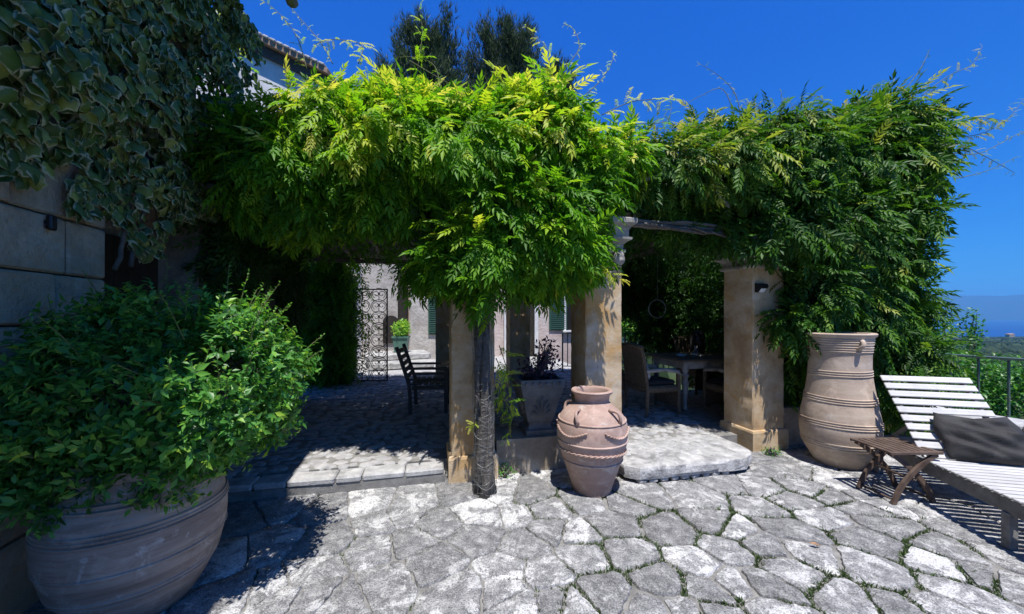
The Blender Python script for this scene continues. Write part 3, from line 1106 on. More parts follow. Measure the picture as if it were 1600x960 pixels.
def small_wall_light():
    s = None
    # find the place on the wall seen at (72, 348)
    k = (72 - 800) / FPX
    D = -2.1 / (k + 0.27)
    z = EYE - (348 - HORZ) / FPX * D
    s = (D + 4.5) / WDIR[1]
    t = thing('wall_light', 'tiny black wall light on the stone blocks below the ivy', 'wall light', wp(s, 0, z - .05))
    M4 = Matrix.Translation(wp(s, 0.02, z)) @ Matrix.Rotation(wrz, 4, 'Z')
    mb = MB()
    mb.bbox((0, 0.0, 0), (0.045, 0.03, 0.085), b=0.008)
    o = mb.build('body', M['black'], t); o.matrix_basis = M4 @ Matrix.Translation((0, -0.005, 0))
    o = MB().lathe([(0.001, .02), (0.018, .02), (0.022, 0), (0.018, -.02), (0.001, -.02)], seg=16).build('lamp_head', M['black'], t, smooth=True)
    o.matrix_basis = M4 @ Matrix.Translation((0, 0.022, -0.012))
small_wall_light()

# ------------------------------------------------------------------ ivy on the left house
def ivy():
    t = thing('ivy', 'dark variegated ivy with cream edged leaves covering the house wall', 'ivy', wp(6, 0, 0))
    # leaf outline, five lobes
    out = [(0, -0.04), (0.20, -0.14), (0.38, 0.02), (0.38, 0.22), (0.46, 0.42), (0.27, 0.60), (0.0, 0.95), (-0.27, 0.60), (-0.46, 0.42), (-0.38, 0.22), (-0.38, 0.02), (-0.20, -0.14)]
    def tm(seed):
        r = np.random.default_rng(seed)
        q = np.array(out) * (1 + r.normal(0, 0.09, (12, 2)))
        inner = q * 0.55 + np.array((0, 0.13))
        zz = lambda a: -0.75 * a[:, 0] ** 2 - 0.30 * a[:, 1] ** 2 + 0.09 * np.sin(a[:, 0] * 6 + a[:, 1] * 3 + seed)
        V = np.concatenate([np.column_stack([q, zz(q)]), np.column_stack([inner, zz(inner) + 0.03]), [(0, 0.2, 0.02)]])
        F = []
        for k in range(12):
            j = (k + 1) % 12
            F += [(k, j, 12 + j), (k, 12 + j, 12 + k), (12 + k, 12 + j, 24)]
        return V, np.array(F)
    edge = np.array([1.0] * 12 + [0.42] * 12 + [0.0])
    tms = [tm(i) for i in range(4)]
    n = 11500
    D = RNG.uniform(0.9, 3.98, n)
    px0 = 800 + FPX * wall_at(0)[0] / np.maximum(D, .3) * 1 - 0.27 * FPX
    ymin = np.interp(px0, [-400, 0, 60, 110, 170, 182, 235, 245, 300, 400, 420], [250, 272, 290, 335, 345, 400, 400, 345, 338, 362, 372])
    zmin = EYE - (ymin - HORZ) / FPX * D
    ztop = 5.2
    f = RNG.random(n)
    z = zmin + (ztop - zmin) * f ** 1.05
    lump = 0.5 + 0.5 * np.sin(D * 4.3 + 0.7 * np.sin(z * 3.1)) * np.sin(z * 3.7 + D * 1.9)
    thick = (0.06 + 0.34 * lump) * np.clip((z - zmin) / 0.5, 0.25, 1) + 0.10 * np.clip((D - 3.2), 0, 1)
    off = thick * (RNG.random(n) ** 0.6) + 0.03
    base = np.stack([-2.1 - 0.27 * D, D], 1)
    pos = np.column_stack([base + WN * off[:, None], z])
    # a tapering end round the far corner of the house
    nn = np.column_stack([np.tile(WN, (n, 1)), np.full(n, 0.35)]) + RNG.normal(0, 0.55, (n, 3))
    nn /= np.linalg.norm(nn, axis=1, keepdims=True)
    d = np.column_stack([RNG.normal(0, 0.55, n), RNG.normal(0, 0.55, n), -1.0 - 0.3 * RNG.random(n)]) + nn * 0.25
    R = frames(d, nn)
    sc = (0.05 + 0.065 * RNG.random(n) ** 1.4) * np.interp(D, [1, 4.5], [1.05, 0.9])
    tint = np.clip(RNG.normal(0.42, 0.33, n), 0, 1)
    outn = off / thick
    gap = np.sin(D * 9.1 + 1.3 * np.sin(z * 6)) * np.sin(z * 8.3 + 1.1 * np.sin(D * 7))
    kp = (gap < 0.45) | (outn < 0.35)
    pos, R, sc, tint, outn, nn = pos[kp], R[kp], sc[kp], tint[kp], outn[kp], nn[kp]
    big, rest = split_front(pos, sc, outn, nn, 300, 0.8)
    leaf_objects('leaf', tms, pos[big], R[big], sc[big], tint[big], M['ivy'], t, edge)
    me = cloud_mesh('foliage', tms[0], pos[rest], R[rest], sc[rest], tint[rest], M['ivy'], edge)
    tag(link('foliage', me, t), kind='stuff')
    # stems
    r = random.Random(4)
    for (pts) in ([(10, 0), (14, 45), (40, 120), (70, 170)], [(0, 265), (30, 230), (80, 175), (150, 150)], [(180, 420), (190, 380), (205, 300), (190, 200)], [(205, 415), (215, 360), (235, 300)]):
        path = []
        for (x, y) in pts:
            k = (x - 800) / FPX
            Dd = -2.1 / (k + 0.27) * 0.97
            path.append(P(x, y, Dd))
        fine = []
        for i in range(len(path) - 1):
            for j in range(4):
                w = path[i] * (1 - j / 4) + path[i + 1] * (j / 4)
                fine.append(tuple(w + np.array((r.uniform(-.01, .01), r.uniform(-.01, .01), r.uniform(-.01, .01)))))
        fine.append(tuple(path[-1]))
        MB().tube(fine, [0.016 * (1 - 0.4 * i / len(fine)) for i in range(len(fine))], 7).build('stem', M['ivystem'], t, smooth=True)
ivy()

# ================================================================== PILLARS
PW = 0.42
def pillar(corner, label, height=2.6, z0=0.0, width=PW, plinth=0.24, worn=0.0):
    c = corner + U * width / 2 + VV * width / 2
    t = thing('pillar', label, 'pillar', (c[0], c[1], z0), 'square plastered pergola pillars')
    h = width / 2
    mb = MB()
    # shaft: slightly uneven faces
    n = 34
    zs = np.linspace(plinth - 0.01, height - 0.36, n)
    vs, fs = [], []
    cs, sn = math.cos(ANG), math.sin(ANG)
    ring = []
    b = 0.012
    for x, y in ((-h + b, -h), (0, -h), (h - b, -h), (h, -h + b), (h, 0), (h, h - b), (h - b, h), (0, h), (-h + b, h), (-h, h - b), (-h, 0), (-h, -h + b)):
        ring.append((x, y))
    rq = random.Random(int(corner[0] * 100))
    for z in zs:
        for x, y in ring:
            k = .65 if min(abs(abs(x) - h), abs(abs(y) - h)) < 1e-6 and max(abs(x), abs(y)) > 0 and abs(x) + abs(y) > h * 1.5 else .4
            chip = 1 - (.035 * rq.random() if rq.random() < .06 and k > .6 else 0)
            x2, y2 = (x + rq.uniform(-.004, .004) * k) * chip, (y + rq.uniform(-.004, .004) * k) * chip
            vs.append((c[0] + x2 * cs - y2 * sn, c[1] + x2 * sn + y2 * cs, z0 + z))
    m = len(ring)
    for i in range(n - 1):
        for k in range(m):
            a, q = i * m + k, i * m + (k + 1) % m
            fs.append((a, q, q + m, a + m))
    mb.add(vs, fs).build('shaft', M['plaster'], t, sharp=40)
    MB().sqstack([(h + 0.030, -0.2), (h + 0.030, plinth - 0.03), (h + 0.022, plinth - 0.008), (h + 0.004, plinth)], (c[0], c[1], z0), ANG).build('plinth', M['plaster'], t)
    H = height
    prof = [(h + .004, H - .37), (h + .028, H - .355), (h + .03, H - .33), (h + .008, H - .32), (h + .010, H - .27), (h + .045, H - .24), (h + .075, H - .225), (h + .078, H - .205), (h + .05, H - .195),
            (h + .052, H - .12), (h + .075, H - .085), (h + .105, H - .065), (h + .115, H - .055), (h + .115, H - .012), (h + .10, H)]
    MB().sqstack(prof, (c[0], c[1], z0), ANG).build('capital', M['capital'], t)
    return t, c
pl_L, cL = pillar(C_L, 'ochre pillar directly behind the netted vine trunk', 2.55)
pl_M, cM = pillar(C_M, 'ochre pillar behind the roped jar with a small carved head on top', 2.62)
pl_R, cR = pillar(C_R, 'ochre pillar with a black solar light beside the tall ribbed jar', 2.52, width=0.45)
def rear(px, D, w=0.40):
    x = (px - 800) / FPX * D
    return np.array((x, D))
pillar(rear(1086, 8.3), 'rear pillar seen against the sky behind the dining table', 2.55, FLOOR, 0.40)
pillar(rear(681, 7.4), 'shaded rear pillar behind the slatted bench', 2.6, FLOOR, 0.40)
pillar(rear(797, 7.5), 'shaded rear pillar seen behind the stone planter', 2.6, FLOOR, 0.42)

def carved_head():
    # small stone face on the near right corner of the capital
    c = cM + U * (PW / 2 - 0.055) - VV * (PW / 2 + 0.02)
    z = 2.62 - 0.44
    bm = bmesh.new()
    bmesh.ops.create_uvsphere(bm, u_segments=20, v_segments=16, radius=1.0)
    for v in bm.verts:
        x, y, zz = v.co
        sx, sy, sz = 0.055, 0.055, 0.078
        if zz < 0: sx *= 1 + 0.35 * zz                 # chin narrows
        f = max(0.0, -y)
        nose = 0.022 * math.exp(-((x / 0.16) ** 2)) * math.exp(-(((zz + 0.08) / 0.22) ** 2)) * f
        eye = -0.012 * (math.exp(-(((x - .36) / .16) ** 2)) + math.exp(-(((x + .36) / .16) ** 2))) * math.exp(-(((zz - .14) / .13) ** 2)) * f
        mouth = -0.006 * math.exp(-((x / .28) ** 2)) * math.exp(-(((zz + .48) / .06) ** 2)) * f
        hair = 0.014 * (1 + 0.5 * math.sin(x * 22)) if zz > 0.42 or abs(x) > 0.82 else 0
        k = 1 + hair / 0.06
        v.co = Vector((x * sx * k, y * sy * k - (nose + eye + mouth), zz * sz * k))
    me = bpy.data.meshes.new('carved_head')
    bm.to_mesh(me); bm.free()
    me.polygons.foreach_set('use_smooth', [True] * len(me.polygons))
    me.materials.append(M['capital'])
    o = link('carved_head', me, pl_M)
    o['label'] = 'small carved stone face under the capital'
    o.matrix_basis = Matrix.Translation((c[0], c[1], z)) @ Matrix.Rotation(ANG + 0.2, 4, 'Z')
carved_head()

def solar_light():
    p = C_R + U * 0.085 - VV * 0.0
    z = EYE - (450 - HORZ) / FPX * 4.37
    t = thing('solar_light', 'black solar wall light with pale lens on the ochre pillar', 'wall light', (p[0], p[1], z))
    M4 = Matrix.Translation((p[0], p[1], z)) @ Matrix.Rotation(ANG, 4, 'Z')
    # wedge body in side profile
    mb = MB()
    w = 0.06
    prof = [(0.0, -0.055), (-0.015, -0.055), (-0.075, 0.012), (-0.06, 0.045), (0.0, 0.055)]
    vs = [(-w, y, zz) for y, zz in prof] + [(w, y, zz) for y, zz in prof]
    n = 5
    mb.add(vs, [tuple(range(n)), tuple(range(2 * n - 1, n - 1, -1))] + [((k + 1) % n, k, k + n, (k + 1) % n + n) for k in range(n)])
    o = mb.build('body', M['black'], t); o.matrix_basis = M4
    o = MB().add([(-0.035, -0.024, -0.052), (0.04, -0.024, -0.052), (0.04, -0.062, -0.010), (-0.035, -0.062, -0.010)], [(0, 1, 2, 3)]).build('lens', M['panel'], t)
    o.matrix_basis = M4 @ Matrix.Translation((0, -0.004, -0.003))
solar_light()

# low walls between the pillars
def low_wall(a0, a1, b0, b1, top, label):
    t = prism([fl(a0, b0), fl(a1, b0), fl(a1, b1), fl(a0, b1)], -0.2, top).build('low_wall', M['lowwall'])
    return tag(t, label, 'wall', kind='thing')
low_wall(0.45, 1.36, 0.06, 0.44, 0.34, 'low plastered wall under the stone planter')
low_wall(4.0, 6.4, 0.10, 0.45, 0.46, 'low shaded wall behind the tall ribbed jar')

# ================================================================== PERGOLA TIMBER
def pergola_frame():
    t = thing('pergola_frame', 'rough poles and reed matting under the vine', 'pergola', (*fl(1.5, 2.5), 2.6))
    r = random.Random(12)
    def pole(p, q, ra, name='pole'):
        p, q = np.array(p), np.array(q)
        pts = [tuple(p * (1 - i / 9) + q * (i / 9) + np.array((r.uniform(-.02, .02), r.uniform(-.02, .02), r.uniform(-.022, .022)))) for i in range(10)]
        MB().tube(pts, [ra * r.uniform(.88, 1.1) for _ in pts], 8).build(name, M['reed'], t, smooth=True)
    z = 2.68
    pole((*fl(-2.6, 0.62), z - .02), (*fl(0.2, 0.35), z - .02), 0.04)
    pole((*fl(0.2, 0.22), z), (*fl(1.6, 0.24), z), 0.05)
    for k in range(5):                       # gnarled bundle between the two right pillars
        dz = r.uniform(-.06, .06); db = r.uniform(-.05, .05)
        pole((*fl(1.45, 0.1 + db), z - .05 + dz), (*fl(3.6, 0.12 + db * .6), z - .10 + dz), r.uniform(.012, .026))
    for k in range(12):
        a = -2.8 + k * 0.58
        pole((*fl(a, 0.45), z + 0.08), (*fl(a, 4.75), z + 0.02), 0.035)
    pole((*fl(-2.9, 3.95), z - .05), (*fl(4.0, 3.95), z - .05), 0.05)
    # reed mat strips
    for k in range(60):
        b = 0.42 + k * 0.071
        mb = MB()
        mb.tube([(*fl(-2.9, b), z + .13), (*fl(0.5, b + r.uniform(-.02, .02)), z + .12), (*fl(4.0, b), z + .12)], 0.037, 6)
        mb.build('reed', M['reed'], t)
pergola_frame()

def hoop_arch():
    # flat grey metal arch above the entrance
    pts = [P(x, y, D) for x, y, D in ((985, 292, 4.05), (1005, 281, 4.05), (1040, 273, 4.07), (1070, 276, 4.1), (1100, 288, 4.12), (1125, 306, 4.16), (1140, 322, 4.2))]
    mb = MB()
    vs, fs = [], []
    for p in pts:
        for dy in (0, 0.02):
            for dz in (0.02, -0.02):
                vs.append((p[0], p[1] + dy, p[2] + dz))
    for i in range(len(pts) - 1):
        a = i * 4
        for x, y in ((0, 1), (1, 3), (3, 2), (2, 0)):
            fs.append((a + x, a + y, a + 4 + y, a + 4 + x))
    mb.add(vs, fs)
    tag(mb.build('metal_arch', M['hoop'], smooth=False), 'thin grey metal arch half hidden in the vine over the entrance', 'arch')
hoop_arch()

# ================================================================== POTS
def smooth_prof(pts, n=60):
    """Catmull-Rom through (r, z)"""
    p = np.array([pts[0]] + list(pts) + [pts[-1]], float)
    out = []
    m = max(2, n // (len(pts) - 1))
    for i in range(1, len(p) - 2):
        for j in range(m):
            t = j / m
            a, b, c, d = p[i - 1], p[i], p[i + 1], p[i + 2]
            out.append(0.5 * ((2 * b) + (-a + c) * t + (2 * a - 5 * b + 4 * c - d) * t * t + (-a + 3 * b - 3 * c + d) * t ** 3))
    out.append(p[-2])
    return [tuple(q) for q in out]

def radius_at(prof, z):
    zs = [q[1] for q in prof]; rs_ = [q[0] for q in prof]
    return float(np.interp(z, zs, rs_))

def ring_tube(mb, r, z, th, seg=48, ph=lambda a: 0.0, a0=0, a1=2 * math.pi, prof=None):
    n = seg
    pts = []
    for k in range(n + 1):
        a = a0 + (a1 - a0) * k / n
        zz = z + ph(a)
        rr = radius_at(prof, zz) if prof else r
        pts.append((rr * math.cos(a), rr * math.sin(a), zz))
    mb.tube(pts, th, 6, cap=(a1 - a0) < 6.2)

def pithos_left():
    c = (-2.08, 2.08, 0)
    t = thing('plant_pot', 'huge grey clay pot holding the round shrub', 'pot', c)
    prof = smooth_prof([(0.22, 0.0), (0.285, 0.10), (0.355, 0.26), (0.388, 0.43), (0.378, 0.58), (0.33, 0.70), (0.30, 0.765)])
    ribs = []
    for r, z in prof:
        k = 0.0035 * math.sin(z * 150) * (1 if (0.50 < z < .60 or 0.66 < z < .72 or .22 < z < .30) else 0)
        ribs.append((r + k, z))
    full = [(0.0, 0.0)] + ribs + [(0.325, 0.775), (0.335, 0.80), (0.325, 0.825), (0.29, 0.825), (0.285, 0.80), (0.28, 0.72), (0.27, 0.70)]
    wob = lambda a, z: 0.006 * math.sin(3 * a + z * 3) + 0.003 * math.sin(7 * a)
    MB().lathe(full, seg=72, wob=wob).build('body', M['pot_left'], t, sharp=45).location = c
    mb = MB()
    for z in (0.20, 0.225, 0.36, 0.52, 0.54, 0.56, 0.66, 0.685): ring_tube(mb, 0, z, 0.0075, 56, prof=prof)
    mb.build('rib', M['pot_left'], t, smooth=True).location = c
    for a in (-0.55, 2.4):
        mb = MB()
        pts = []
        for k in range(7):
            q = k / 6
            zz = 0.80 - 0.16 * q
            rr = radius_at(prof, min(zz, .765)) + 0.05 * math.sin(math.pi * q) + 0.01
            pts.append((rr * math.cos(a), rr * math.sin(a), zz))
        mb.tube(pts, 0.022, 8)
        mb.build('handle', M['pot_left'], t, smooth=True).location = c
    MB().lathe([(0.0, 0.725), (0.284, 0.725)], seg=32).build('soil', M['soil'], t).location = c
pithos_left()

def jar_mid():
    c = (0.735, 3.42, 0)
    t = thing('jar', 'squat pink terracotta jar with rope bands in front of the pillar', 'jar', c)
    prof = smooth_prof([(0.175, 0.0), (0.185, 0.05), (0.235, 0.20), (0.295, 0.38), (0.318, 0.52), (0.308, 0.63), (0.262, 0.71), (0.190, 0.775), (0.154, 0.81)])
    full = [(0.0, 0.0)] + prof + [(0.156, 0.84), (0.162, 0.872), (0.184, 0.888), (0.188, 0.905), (0.180, 0.915), (0.152, 0.913), (0.142, 0.90), (0.138, 0.80), (0.20, 0.70)]
    MB().lathe(full, seg=64, wob=lambda a, z: 0.005 * math.sin(2 * a + 1)).build('body', M['pot_mid'], t, sharp=50).location = c
    for z in (0.30, 0.475, 0.652):
        mb = MB(); ring_tube(mb, 0, z, 0.0095, 64, prof=prof)
        mb.build('band', M['pot_mid'], t, smooth=True).location = c
    # twisted rope: low sagging ring and two swags on the shoulder
    def rope(fn, a0, a1, n):
        mb = MB()
        for s in (0, math.pi):
            pts = []
            for k in range(n + 1):
                a = a0 + (a1 - a0) * k / n
                zz = fn(a)
                rr = radius_at(prof, zz) + 0.006
                tw = s + k * 0.9
                pts.append(((rr + 0.006 * math.cos(tw)) * math.cos(a), (rr + 0.006 * math.cos(tw)) * math.sin(a), zz + 0.006 * math.sin(tw)))
            mb.tube(pts, 0.0065, 5)
        mb.build('rope', M['pot_mid'], t, smooth=True).location = c
    rope(lambda a: 0.385 + 0.018 * math.sin(a - 2.6), 0, 2 * math.pi, 150)
    for k in range(4):
        ac = -2.45 + k * math.pi / 2
        rope(lambda a: 0.60 - 0.055 * math.cos((a - ac) / 0.55 * math.pi / 2), ac - 0.55, ac + 0.55, 46)
    for a in (-2.25, -0.93, 0.85, 2.3):
        mb = MB()
        pts = []
        for i in range(9):
            q = i / 8
            zz = 0.76 - 0.10 * q
            rr = radius_at(prof, zz) + 0.030 * math.sin(math.pi * q) ** .8 + 0.004
            aa = a + 0.14 * (q - .5)
            pts.append((rr * math.cos(aa), rr * math.sin(aa), zz + 0.04 * math.sin(math.pi * q)))
        mb.tube(pts, [0.017, .015, .014, .013, .013, .013, .014, .015, .017], 8)
        mb.build('handle', M['pot_mid'], t, smooth=True).location = c
    MB().lathe([(0.0, 0.83), (0.137, 0.83)], seg=24).build('soil', M['soil'], t).location = c
jar_mid()

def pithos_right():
    c = (3.54, 4.02, 0)
    t = thing('tall_jar', 'tall buff terracotta jar with ribbed rings near the lounger', 'jar', c)
    prof = smooth_prof([(0.215, 0.0), (0.245, 0.06), (0.315, 0.20), (0.345, 0.36), (0.335, 0.52), (0.300, 0.72), (0.270, 0.93), (0.262, 1.10), (0.268, 1.24), (0.282, 1.36)], 90)
    full = [(0.0, 0.0)] + prof + [(0.300, 1.375), (0.304, 1.395), (0.294, 1.407), (0.250, 1.407), (0.242, 1.39), (0.238, 1.2), (0.235, 1.0)]
    MB().lathe(full, seg=72, wob=lambda a, z: 0.008 * math.sin(2 * a + z * 2) + 0.003 * math.sin(5 * a + z * 7)).build('body', M['pot_right'], t, sharp=50).location = c
    for z in (0.22, 0.435, 0.69, 0.96, 1.215, 1.295):
        mb = MB()
        for k in range(3):
            ring_tube(mb, 0, z + k * 0.024, 0.0075, 60, prof=prof, ph=lambda a: 0.006 * math.sin(a + z * 9))
        mb.build('rib', M['pot_right'], t, smooth=True).location = c
    for a in (-1.62, 0.4, 2.5):
        mb = MB()
        pts = []
        for i in range(8):
            q = i / 7
            zz = 1.335 - 0.09 * q
            rr = radius_at(prof, zz) + 0.04 * math.sin(math.pi * min(1, q * 1.05)) + 0.004
            pts.append((rr * math.cos(a - 0.10 * q), rr * math.sin(a - 0.10 * q), zz))
        mb.tube(pts, 0.020, 8)
        mb.build('handle', M['pot_right'], t, smooth=True).location = c
pithos_right()

# ================================================================== ROUND SHRUB
def simple_leaf(w=0.40):
    V = np.array([(0, 0, 0), (-w / 2, 0.45, 0.06), (0, 0.48, -0.02), (w / 2, 0.45, 0.06), (0, 1.0, -0.14)])
    F = np.array([(0, 2, 1), (0, 3, 2), (1, 2, 4), (2, 3, 4)])
    return V, F

def shrub():
    t = thing('shrub', 'round leafy green shrub growing in the huge clay pot', 'shrub', (-2.16, 2.17, 0.73))
    blobs = [((-2.05, 2.22, 1.15), (0.70, 0.62, 0.54)), ((-1.68, 2.20, 1.17), (0.42, 0.46, 0.44)), ((-2.35, 2.02, 1.05), (0.42, 0.40, 0.46)),
             ((-1.95, 2.0, 0.95), (0.46, 0.38, 0.34)), ((-2.2, 2.35, 1.38), (0.48, 0.46, 0.34)), ((-1.80, 2.30, 1.42), (0.32, 0.34, 0.28)), ((-2.28, 1.86, 0.86), (0.30, 0.28, 0.28))]
    # twig tips carry rosettes of leaves
    p, n, o = grow(8800, blobs, 0.60, 1.08, 0.62, 0.22)
    keep = (p - np.column_stack([wall_at(0)[0] - 0.27 * p[:, 1], p[:, 1], p[:, 2]]))[:, 0] > 0.03
    p, n, o = p[keep], n[keep], o[keep]
    ld = n * 0.9 + RNG.normal(0, 0.45, n.shape) + np.array((0, 0, 0.45))
    ld /= np.linalg.norm(ld, axis=1, keepdims=True)
    k = 6
    pos = np.repeat(p, k, 0); dirs = np.repeat(ld, k, 0); oo = np.repeat(o, k); nrm = np.repeat(n, k, 0)
    along = np.tile(np.linspace(-0.05, 0.03, k), len(p))
    pos = pos + dirs * along[:, None]
    side = RNG.normal(size=pos.shape)
    side -= dirs * (side * dirs).sum(1, keepdims=True)
    side /= np.linalg.norm(side, axis=1, keepdims=True)
    d = dirs * 0.55 + side * 0.9 + np.array((0, 0, -0.12))
    R = frames(d, dirs + RNG.normal(0, .25, pos.shape))
    sc = RNG.uniform(0.034, 0.062, len(pos))
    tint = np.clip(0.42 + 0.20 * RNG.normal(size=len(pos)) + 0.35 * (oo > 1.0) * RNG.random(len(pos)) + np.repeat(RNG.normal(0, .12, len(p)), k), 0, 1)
    tl = simple_leaf(0.44)
    big, rest = split_front(pos, sc, oo, nrm, 300, 1.0)
    leaf_objects('leaf', [tl], pos[big], R[big], sc[big] * 1.1, tint[big], M['bush'], t)
    tag(link('foliage', cloud_mesh('foliage', tl, pos[rest], R[rest], sc[rest], tint[rest], M['bush']), t), kind='stuff')
    # branches and sprigs that stick out
    r = random.Random(9)
    mb = MB()
    for k in range(26):
        a = r.uniform(0, 6.28); e = r.uniform(0.15, 1.2)
        q = (-2.05 + 0.62 * math.cos(a) * math.cos(e), 2.2 + 0.5 * math.sin(a) * math.cos(e), 1.05 + 0.5 * math.sin(e))
        mb.tube([(-2.16 + r.uniform(-.08, .08), 2.17 + r.uniform(-.08, .08), 0.71), (-2.12, 2.18, 0.88), q], [0.014, 0.010, 0.004], 5)
    mb.build('branches', M['bark'], t)
    sp, sd, ss, stt = [], [], [], []
    mb = MB()
    for k in range(170):
        b = blobs[r.randrange(len(blobs))]
        dv = Vector((r.uniform(-1, 1), r.uniform(-1, .4), r.uniform(-.2, 1))).normalized()
        s0 = Vector(b[0]) + Vector([dv[i] * b[1][i] * 0.92 for i in range(3)])
        up = (dv + Vector((0, 0, 0.5))).normalized()
        L = r.uniform(0.10, 0.27)
        if s0.x < -2.55 - 0.27 * (s0.y - 1.0): continue
        e = s0 + up * L
        mb.tube([s0, s0 + up * L * .5 + Vector((0, 0, .01)), e], [0.003, .0025, .0015], 4)
        for j in range(9):
            f = 0.25 + 0.75 * j / 8
            sd_ = Vector((r.gauss(0, 1), r.gauss(0, 1), r.gauss(0, .4))).normalized()
            sp.append(tuple(s0 + up * L * f)); sd.append(tuple(sd_ * .8 + up * .7)); ss.append(r.uniform(.025, .048) * (1.15 - .5 * f)); stt.append(min(1, .55 + .4 * f * r.random()))
    tag(mb.build('sprigs', M['twig'], t), kind='stuff')
    sp, sd = np.array(sp), np.array(sd)
    tag(link('sprig_leaves', cloud_mesh('sprig_leaves', tl, sp, frames(sd, np.tile((0, 0, 1.0), (len(sp), 1)) + RNG.normal(0, .3, sp.shape)), np.array(ss), np.array(stt), M['bush']), t), kind='stuff')
shrub()

# ================================================================== WISTERIA
PINN = [pinnate(6, s) for s in range(4)]
PINN_LOW = pinnate(4, 9, True)

def vine(name, label, blobs, n_out, n_in, mat, base, yellow, slab=None, n_slab=0, hang=None):
    t = thing(name, label, 'vine', base)
    p, n, o = grow(n_out, blobs, 0.78, 1.12, 0.80, 0.10)
    m = len(p)
    sway = np.column_stack([np.sin(p[:, 2] * 3 + p[:, 0] * 2) * .25 + .1, np.full(m, -.15), np.zeros(m)])
    d = n * 0.55 + sway + np.array((0, 0, -0.62)) + RNG.normal(0, 0.38, (m, 3))
    top = np.clip(n[:, 2], 0, 1)
    d[:, 2] += 1.0 * top * RNG.random(m)
    up = n + np.array((0, -0.1, 0.7)) + RNG.normal(0, 0.25, (m, 3))
    R = frames(d, up)
    sc = RNG.uniform(0.17, 0.31, m)
    tint = np.clip(0.50 + RNG.normal(0, .16, m) + yellow(p) * (0.55 + 0.5 * RNG.random(m)) * np.clip((o - 0.90) / 0.12, 0, 1), 0, 1)
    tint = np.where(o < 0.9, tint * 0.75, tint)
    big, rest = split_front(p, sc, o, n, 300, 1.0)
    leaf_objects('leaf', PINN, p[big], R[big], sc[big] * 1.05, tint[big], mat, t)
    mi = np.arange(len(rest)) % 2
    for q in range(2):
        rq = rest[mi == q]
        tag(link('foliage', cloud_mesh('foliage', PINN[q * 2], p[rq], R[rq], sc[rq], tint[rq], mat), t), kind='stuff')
    # inner leaves
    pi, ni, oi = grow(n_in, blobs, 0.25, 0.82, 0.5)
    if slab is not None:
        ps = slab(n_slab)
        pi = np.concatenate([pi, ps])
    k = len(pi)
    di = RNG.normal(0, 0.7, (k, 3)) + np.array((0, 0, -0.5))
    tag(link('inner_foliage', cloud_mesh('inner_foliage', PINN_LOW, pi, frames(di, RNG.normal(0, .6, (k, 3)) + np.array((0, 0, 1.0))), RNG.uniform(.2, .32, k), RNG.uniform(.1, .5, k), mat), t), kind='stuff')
    return t

def shoots(t, specs, mat, stem_r=0.0042):
    """long whippy shoots: list of (pixel polyline, distance, leaf size, tint)"""
    r = random.Random(17)
    for pts, D, ls, ti in specs:
        w = [P(x, y, D + 0.05 * i) for i, (x, y) in enumerate(pts)]
        f = []
        for i in range(len(w) - 1):
            a, b, c, d = w[max(i - 1, 0)], w[i], w[i + 1], w[min(i + 2, len(w) - 1)]
            for j in range(5):
                q = j / 5
                f.append(0.5 * ((2 * b) + (-a + c) * q + (2 * a - 5 * b + 4 * c - d) * q * q + (-a + 3 * b - 3 * c + d) * q ** 3))
        f.append(w[-1])
        n = len(f)
        st = MB().tube([tuple(x) for x in f], [stem_r * (1.2 - .8 * i / n) for i in range(n)], 5).build('shoot', M['twig'], t, smooth=True)
        if ls <= 0: continue
        pos, ds, sc, tn = [], [], [], []
        for i in range(1, n):
            for rep in range(1 if i % 2 else 2):
                pos.append(f[i]); dv = f[i] - f[i - 1]
                dv = dv / max(np.linalg.norm(dv), 1e-6)
                ds.append(dv * .4 + np.array((r.gauss(0, .7), r.gauss(0, .5), r.gauss(-.1, .5))))
                sc.append(1.25 * ls * r.uniform(.55, 1.1) * (1.05 - .6 * i / n)); tn.append(min(1, max(0, ti + r.uniform(-.15, .15))))
        pos, ds = np.array(pos), np.array(ds)
        tag(link('shoot_leaves', cloud_mesh('shoot_leaves', PINN[1], pos, frames(ds, np.tile((0, -.4, 1.0), (len(pos), 1))), np.array(sc), np.array(tn), mat), st), kind='stuff')

mid_blobs = [drawn(452, 278, 3.75, 85, .6, 82), drawn(540, 245, 3.85, 92, .7, 98), drawn(640, 248, 3.85, 108, .75, 74), drawn(735, 265, 3.8, 110, .75, 86),
             drawn(840, 262, 3.9, 108, .7, 88), drawn(890, 300, 3.9, 60, .5, 85), drawn(800, 340, 3.55, 120, .45, 80), drawn(750, 390, 3.36, 70, .28, 50),
             drawn(850, 378, 3.46, 78, .30, 48), drawn(893, 400, 3.45, 34, .22, 32), drawn(752, 450, 3.34, 38, .2, 38), drawn(402, 262, 4.5, 40, .4, 62), drawn(610, 262, 3.65, 100, .5, 48), drawn(500, 275, 3.6, 80, .4, 34), drawn(696, 405, 3.45, 40, .22, 36), drawn(962, 262, 4.15, 42, .4, 46)]
_rb = random.Random(31)
for x, y in [(430, 318), (480, 310), (540, 318), (585, 304), (640, 312), (672, 412), (720, 418), (800, 405), (835, 415), (868, 412), (915, 385), (560, 168), (620, 182), (700, 184), (790, 182), (870, 184), (925, 230), (938, 290), (480, 205)]:
    mid_blobs.append((P(x + _rb.uniform(-8, 8), y + _rb.uniform(-8, 8), 3.62 + _rb.uniform(-.15, .2)), tuple(_rb.uniform(.10, .21) for _ in range(3))))
def yellow_mid(p):
    # young growth sits on the top and outer right flank of the canopy
    z = p[:, 2]
    return np.clip((z - 2.85) / 0.9, 0, 1) * 0.52 + 0.34 * np.clip(np.sin(p[:, 0] * 3.3) * np.sin(p[:, 2] * 4.1 + 1) - 0.2, 0, 1)
